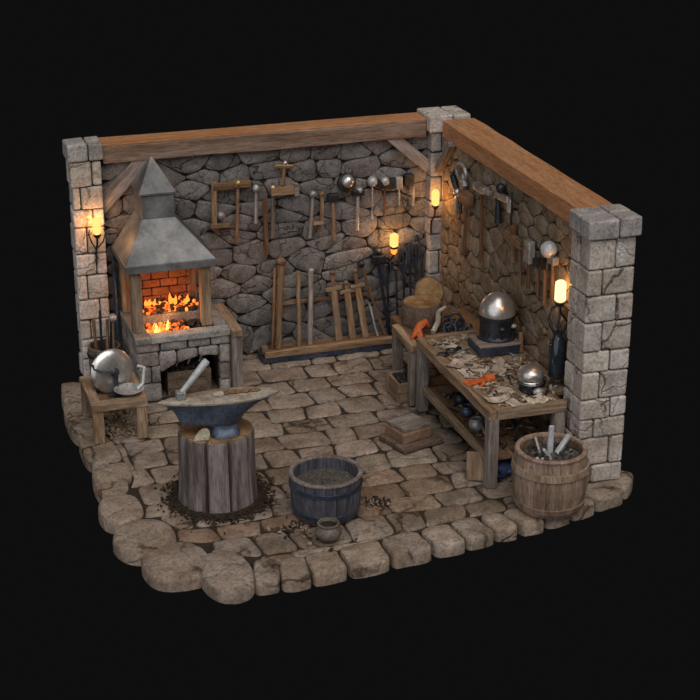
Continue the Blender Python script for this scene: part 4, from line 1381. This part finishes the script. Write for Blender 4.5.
for i in range(150):
    q_ = V((U(-.76, .05), U(-4.3, -2.6), .32))
    if i % 2: mb.blob(q_, (U(.015, .05), U(.015, .04), U(.01, .03)), 1, .4, mi=i % 3)
    else:
        a = U(0, 6.28)
        mb.bar(q_, q_ + V((.12 * math.cos(a), .12 * math.sin(a), U(0, .08))), .02, .012, seg=2, wob=.004, mi=i % 3)
tag(mb.build('shelf_litter', ['straw', 'bark', 'iron']), 'dark offcuts and chips littering the lower shelf of the workbench', 'offcuts', None, 'stuff')
p = fz(479, 481)
dr = V((.35, -.2, 1)).normalized()
tag(MB().bar(p + V((-.03, .02, .0)), p + V((.0, .12, .3)), .2, .03, V((.8, -.5, 0)), 3, .004).build('leaning_board', 'handle', bev=.008), 'small brown board leaning against the front leg of the workbench', 'board')
q_ = V((-.6, -4.2, .09))
mb = MB()
mb.blob(q_, (.16, .13, .1), 3, .45, 2.2, rot=Matrix.Identity(3), smooth=True)
tag(mb.build('blue_cloth', 'blue'), 'bundled dark blue cloth on the floor behind the front bench leg', 'cloth')

# ================================================================== TOOLS ON THE RIGHT WALL
GR = 'tools hung on the right wall'
kw = dict(P=fx, pl=.13, N=X, grp=GR)
p = fx(459, 184, .13)
o = thing('hanging_pincers', p, 'tangle of dark polished pincers at the far end of the right wall', 'pincers', GR)
for s, mt in ((-1, 'dullsteel'), (1, 'iron')):
    MB().tube([p + V((0, s * .12, .16)), p + V((0, s * .2, .05)), p + V((0, s * .08, -.08)), p + V((0, -s * .05, -.2)), p + V((0, -s * .08, -.36))], [.02, .045, .04, .03, .018], 10).build('jaw', mt, o)
MB().blob(p + V((-.02, 0, -.1)), .05, 2, .1, smooth=True).build('rivet', 'steel', o)
p = fx(461, 176, .13)
tag(MB().tube([p + V((0, .16 * math.cos(t * PI / 9), .05 + .1 * math.sin(t * PI / 9))) for t in range(18)], .022, 8, closed=True).build('hanging_iron_ring', 'dullsteel'), 'grey steel ring hung above the dark pincers on the right wall', 'ring', GR)
tool((467, 192), (464, 255), 'hanging_mallet', 'brown wooden mallet hung just right of the dark pincers', 'mallet', r=.024, hmat='brown', head=[('head', 'brown', -.16, .12, .08, .16, .1)], **kw)
tool((482, 187), (481, 262), 'hanging_long_hammer', 'long-handled hammer with pale steel head beside the brown mallet', r=.026, hmat='brown', head=[('head', 'steel', -.2, .14, .02, .09, .08), ('peen', 'dullsteel', .14, .26, .02, .055, .06)], **kw)
tool((498, 197), (498, 223), 'hanging_hand_axe', 'axe with curved pale steel head and short dark handle', 'axe', r=.04, hmat='iron', head=[('head', 'steel', -.06, .3, -.02, .08, .05), ('edge', 'steel', .28, .38, .04, .16, .03), ('ball', 'iron', .08, .06, -.12, 'eye', 0)], **kw)
tool((512, 192), (511, 226), 'hanging_thin_rod', 'thin dark rod hung right of the curved axe', 'rod', r=.013, hmat='iron', **kw)
tool((506, 233), (522, 246), 'hanging_wood_block', 'slanting wooden block tool above the hammers on the right wall', 'block', r=.05, hmat='handle', flat=True, head=[('peg', 'brown', .0, .16, .2, .06, .06)], **kw)
tool((513, 243), (513, 262), 'hanging_short_stick', 'short brown stick below the slanting wooden block', 'stick', r=.028, hmat='brown', **kw)
tool((520.5, 240), (520, 286), 'hanging_plain_stick', 'long brown stick left of the steel-headed hammer', 'stick', r=.022, hmat='brown', head=[('head', 'bark', -.08, .08, .02, .07, .06)], **kw)
tool((529, 246), (528, 288), 'hanging_steel_hammer', 'upright hammer with long grey steel block head left of the ball', r=.024, hmat='brown', head=[('head', 'dullsteel', -.07, .09, .06, .26, .08)], **kw)
tool((539, 262), (538, 297), 'hanging_dark_hammer', 'first of the dark-headed hammers under the white ball', r=.022, hmat='brown', head=[('head', 'iron', -.1, .1, .02, .09, .08)], **kw)
tool((545.5, 262), (545, 304), 'hanging_dark_hammer', 'second dark-headed hammer under the white ball', r=.024, hmat='brown', head=[('head', 'iron', -.07, .1, .02, .1, .08)], **kw)
tool((553, 260), (552, 300), 'hanging_brown_hammer', 'dark hammer with grey head right behind the wire cage lamp', r=.024, hmat='brown', head=[('head', 'dullsteel', -.08, .08, .0, .09, .08)], **kw)
p = fx(549, 249.5, .1)
o = thing('hanging_ball', p, 'smooth pale steel ball float hung above the dark hammers', 'ball', GR)
MB().blob(p, .095, 3, 0, smooth=True).build('ball', 'pale', o)
MB().tube([p + V((.06, 0, -.03)), p + V((.12, 0, -.06))], .02, 8).build('mount', 'iron', o)

# ================================================================== LIGHT
w = bpy.data.worlds.new('world')
sc.world = w
w.use_nodes = True
w.node_tree.nodes['Background'].inputs[0].default_value = (.0046, .0046, .0046, 1)


def sun(name, dirn, e, col, ang):
    l = bpy.data.lights.new(name, 'SUN')
    l.energy = e
    l.color = col
    l.angle = math.radians(ang)
    o = bpy.data.objects.new(name, l)
    COL.objects.link(o)
    o.rotation_euler = V(dirn).to_track_quat('-Z', 'Y').to_euler()
    return o


sun('soft_key', (-.1, .62, -1.0), 2.0, (1, .94, .88), 55)  # added broad key light from the front, standing in for soft studio lighting
sun('cool_fill', (.75, .7, -.45), 1.0, (.95, .96, 1), 70)  # added soft fill from the front left, no real source there
l = bpy.data.lights.new('hearth_light', 'POINT')
l.energy = 9
l.color = (1, .38, .1)
l.shadow_soft_size = .12
o = bpy.data.objects.new('hearth_light', l)
COL.objects.link(o)
o.location = (-3.55, -.72, 1.08)

sc.view_settings.view_transform = 'Standard'
sc.view_settings.look = 'None'
sc.view_settings.exposure = 0
sc.view_settings.gamma = 1
sc.view_settings.use_curve_mapping = False
sc.cycles.use_denoising = True
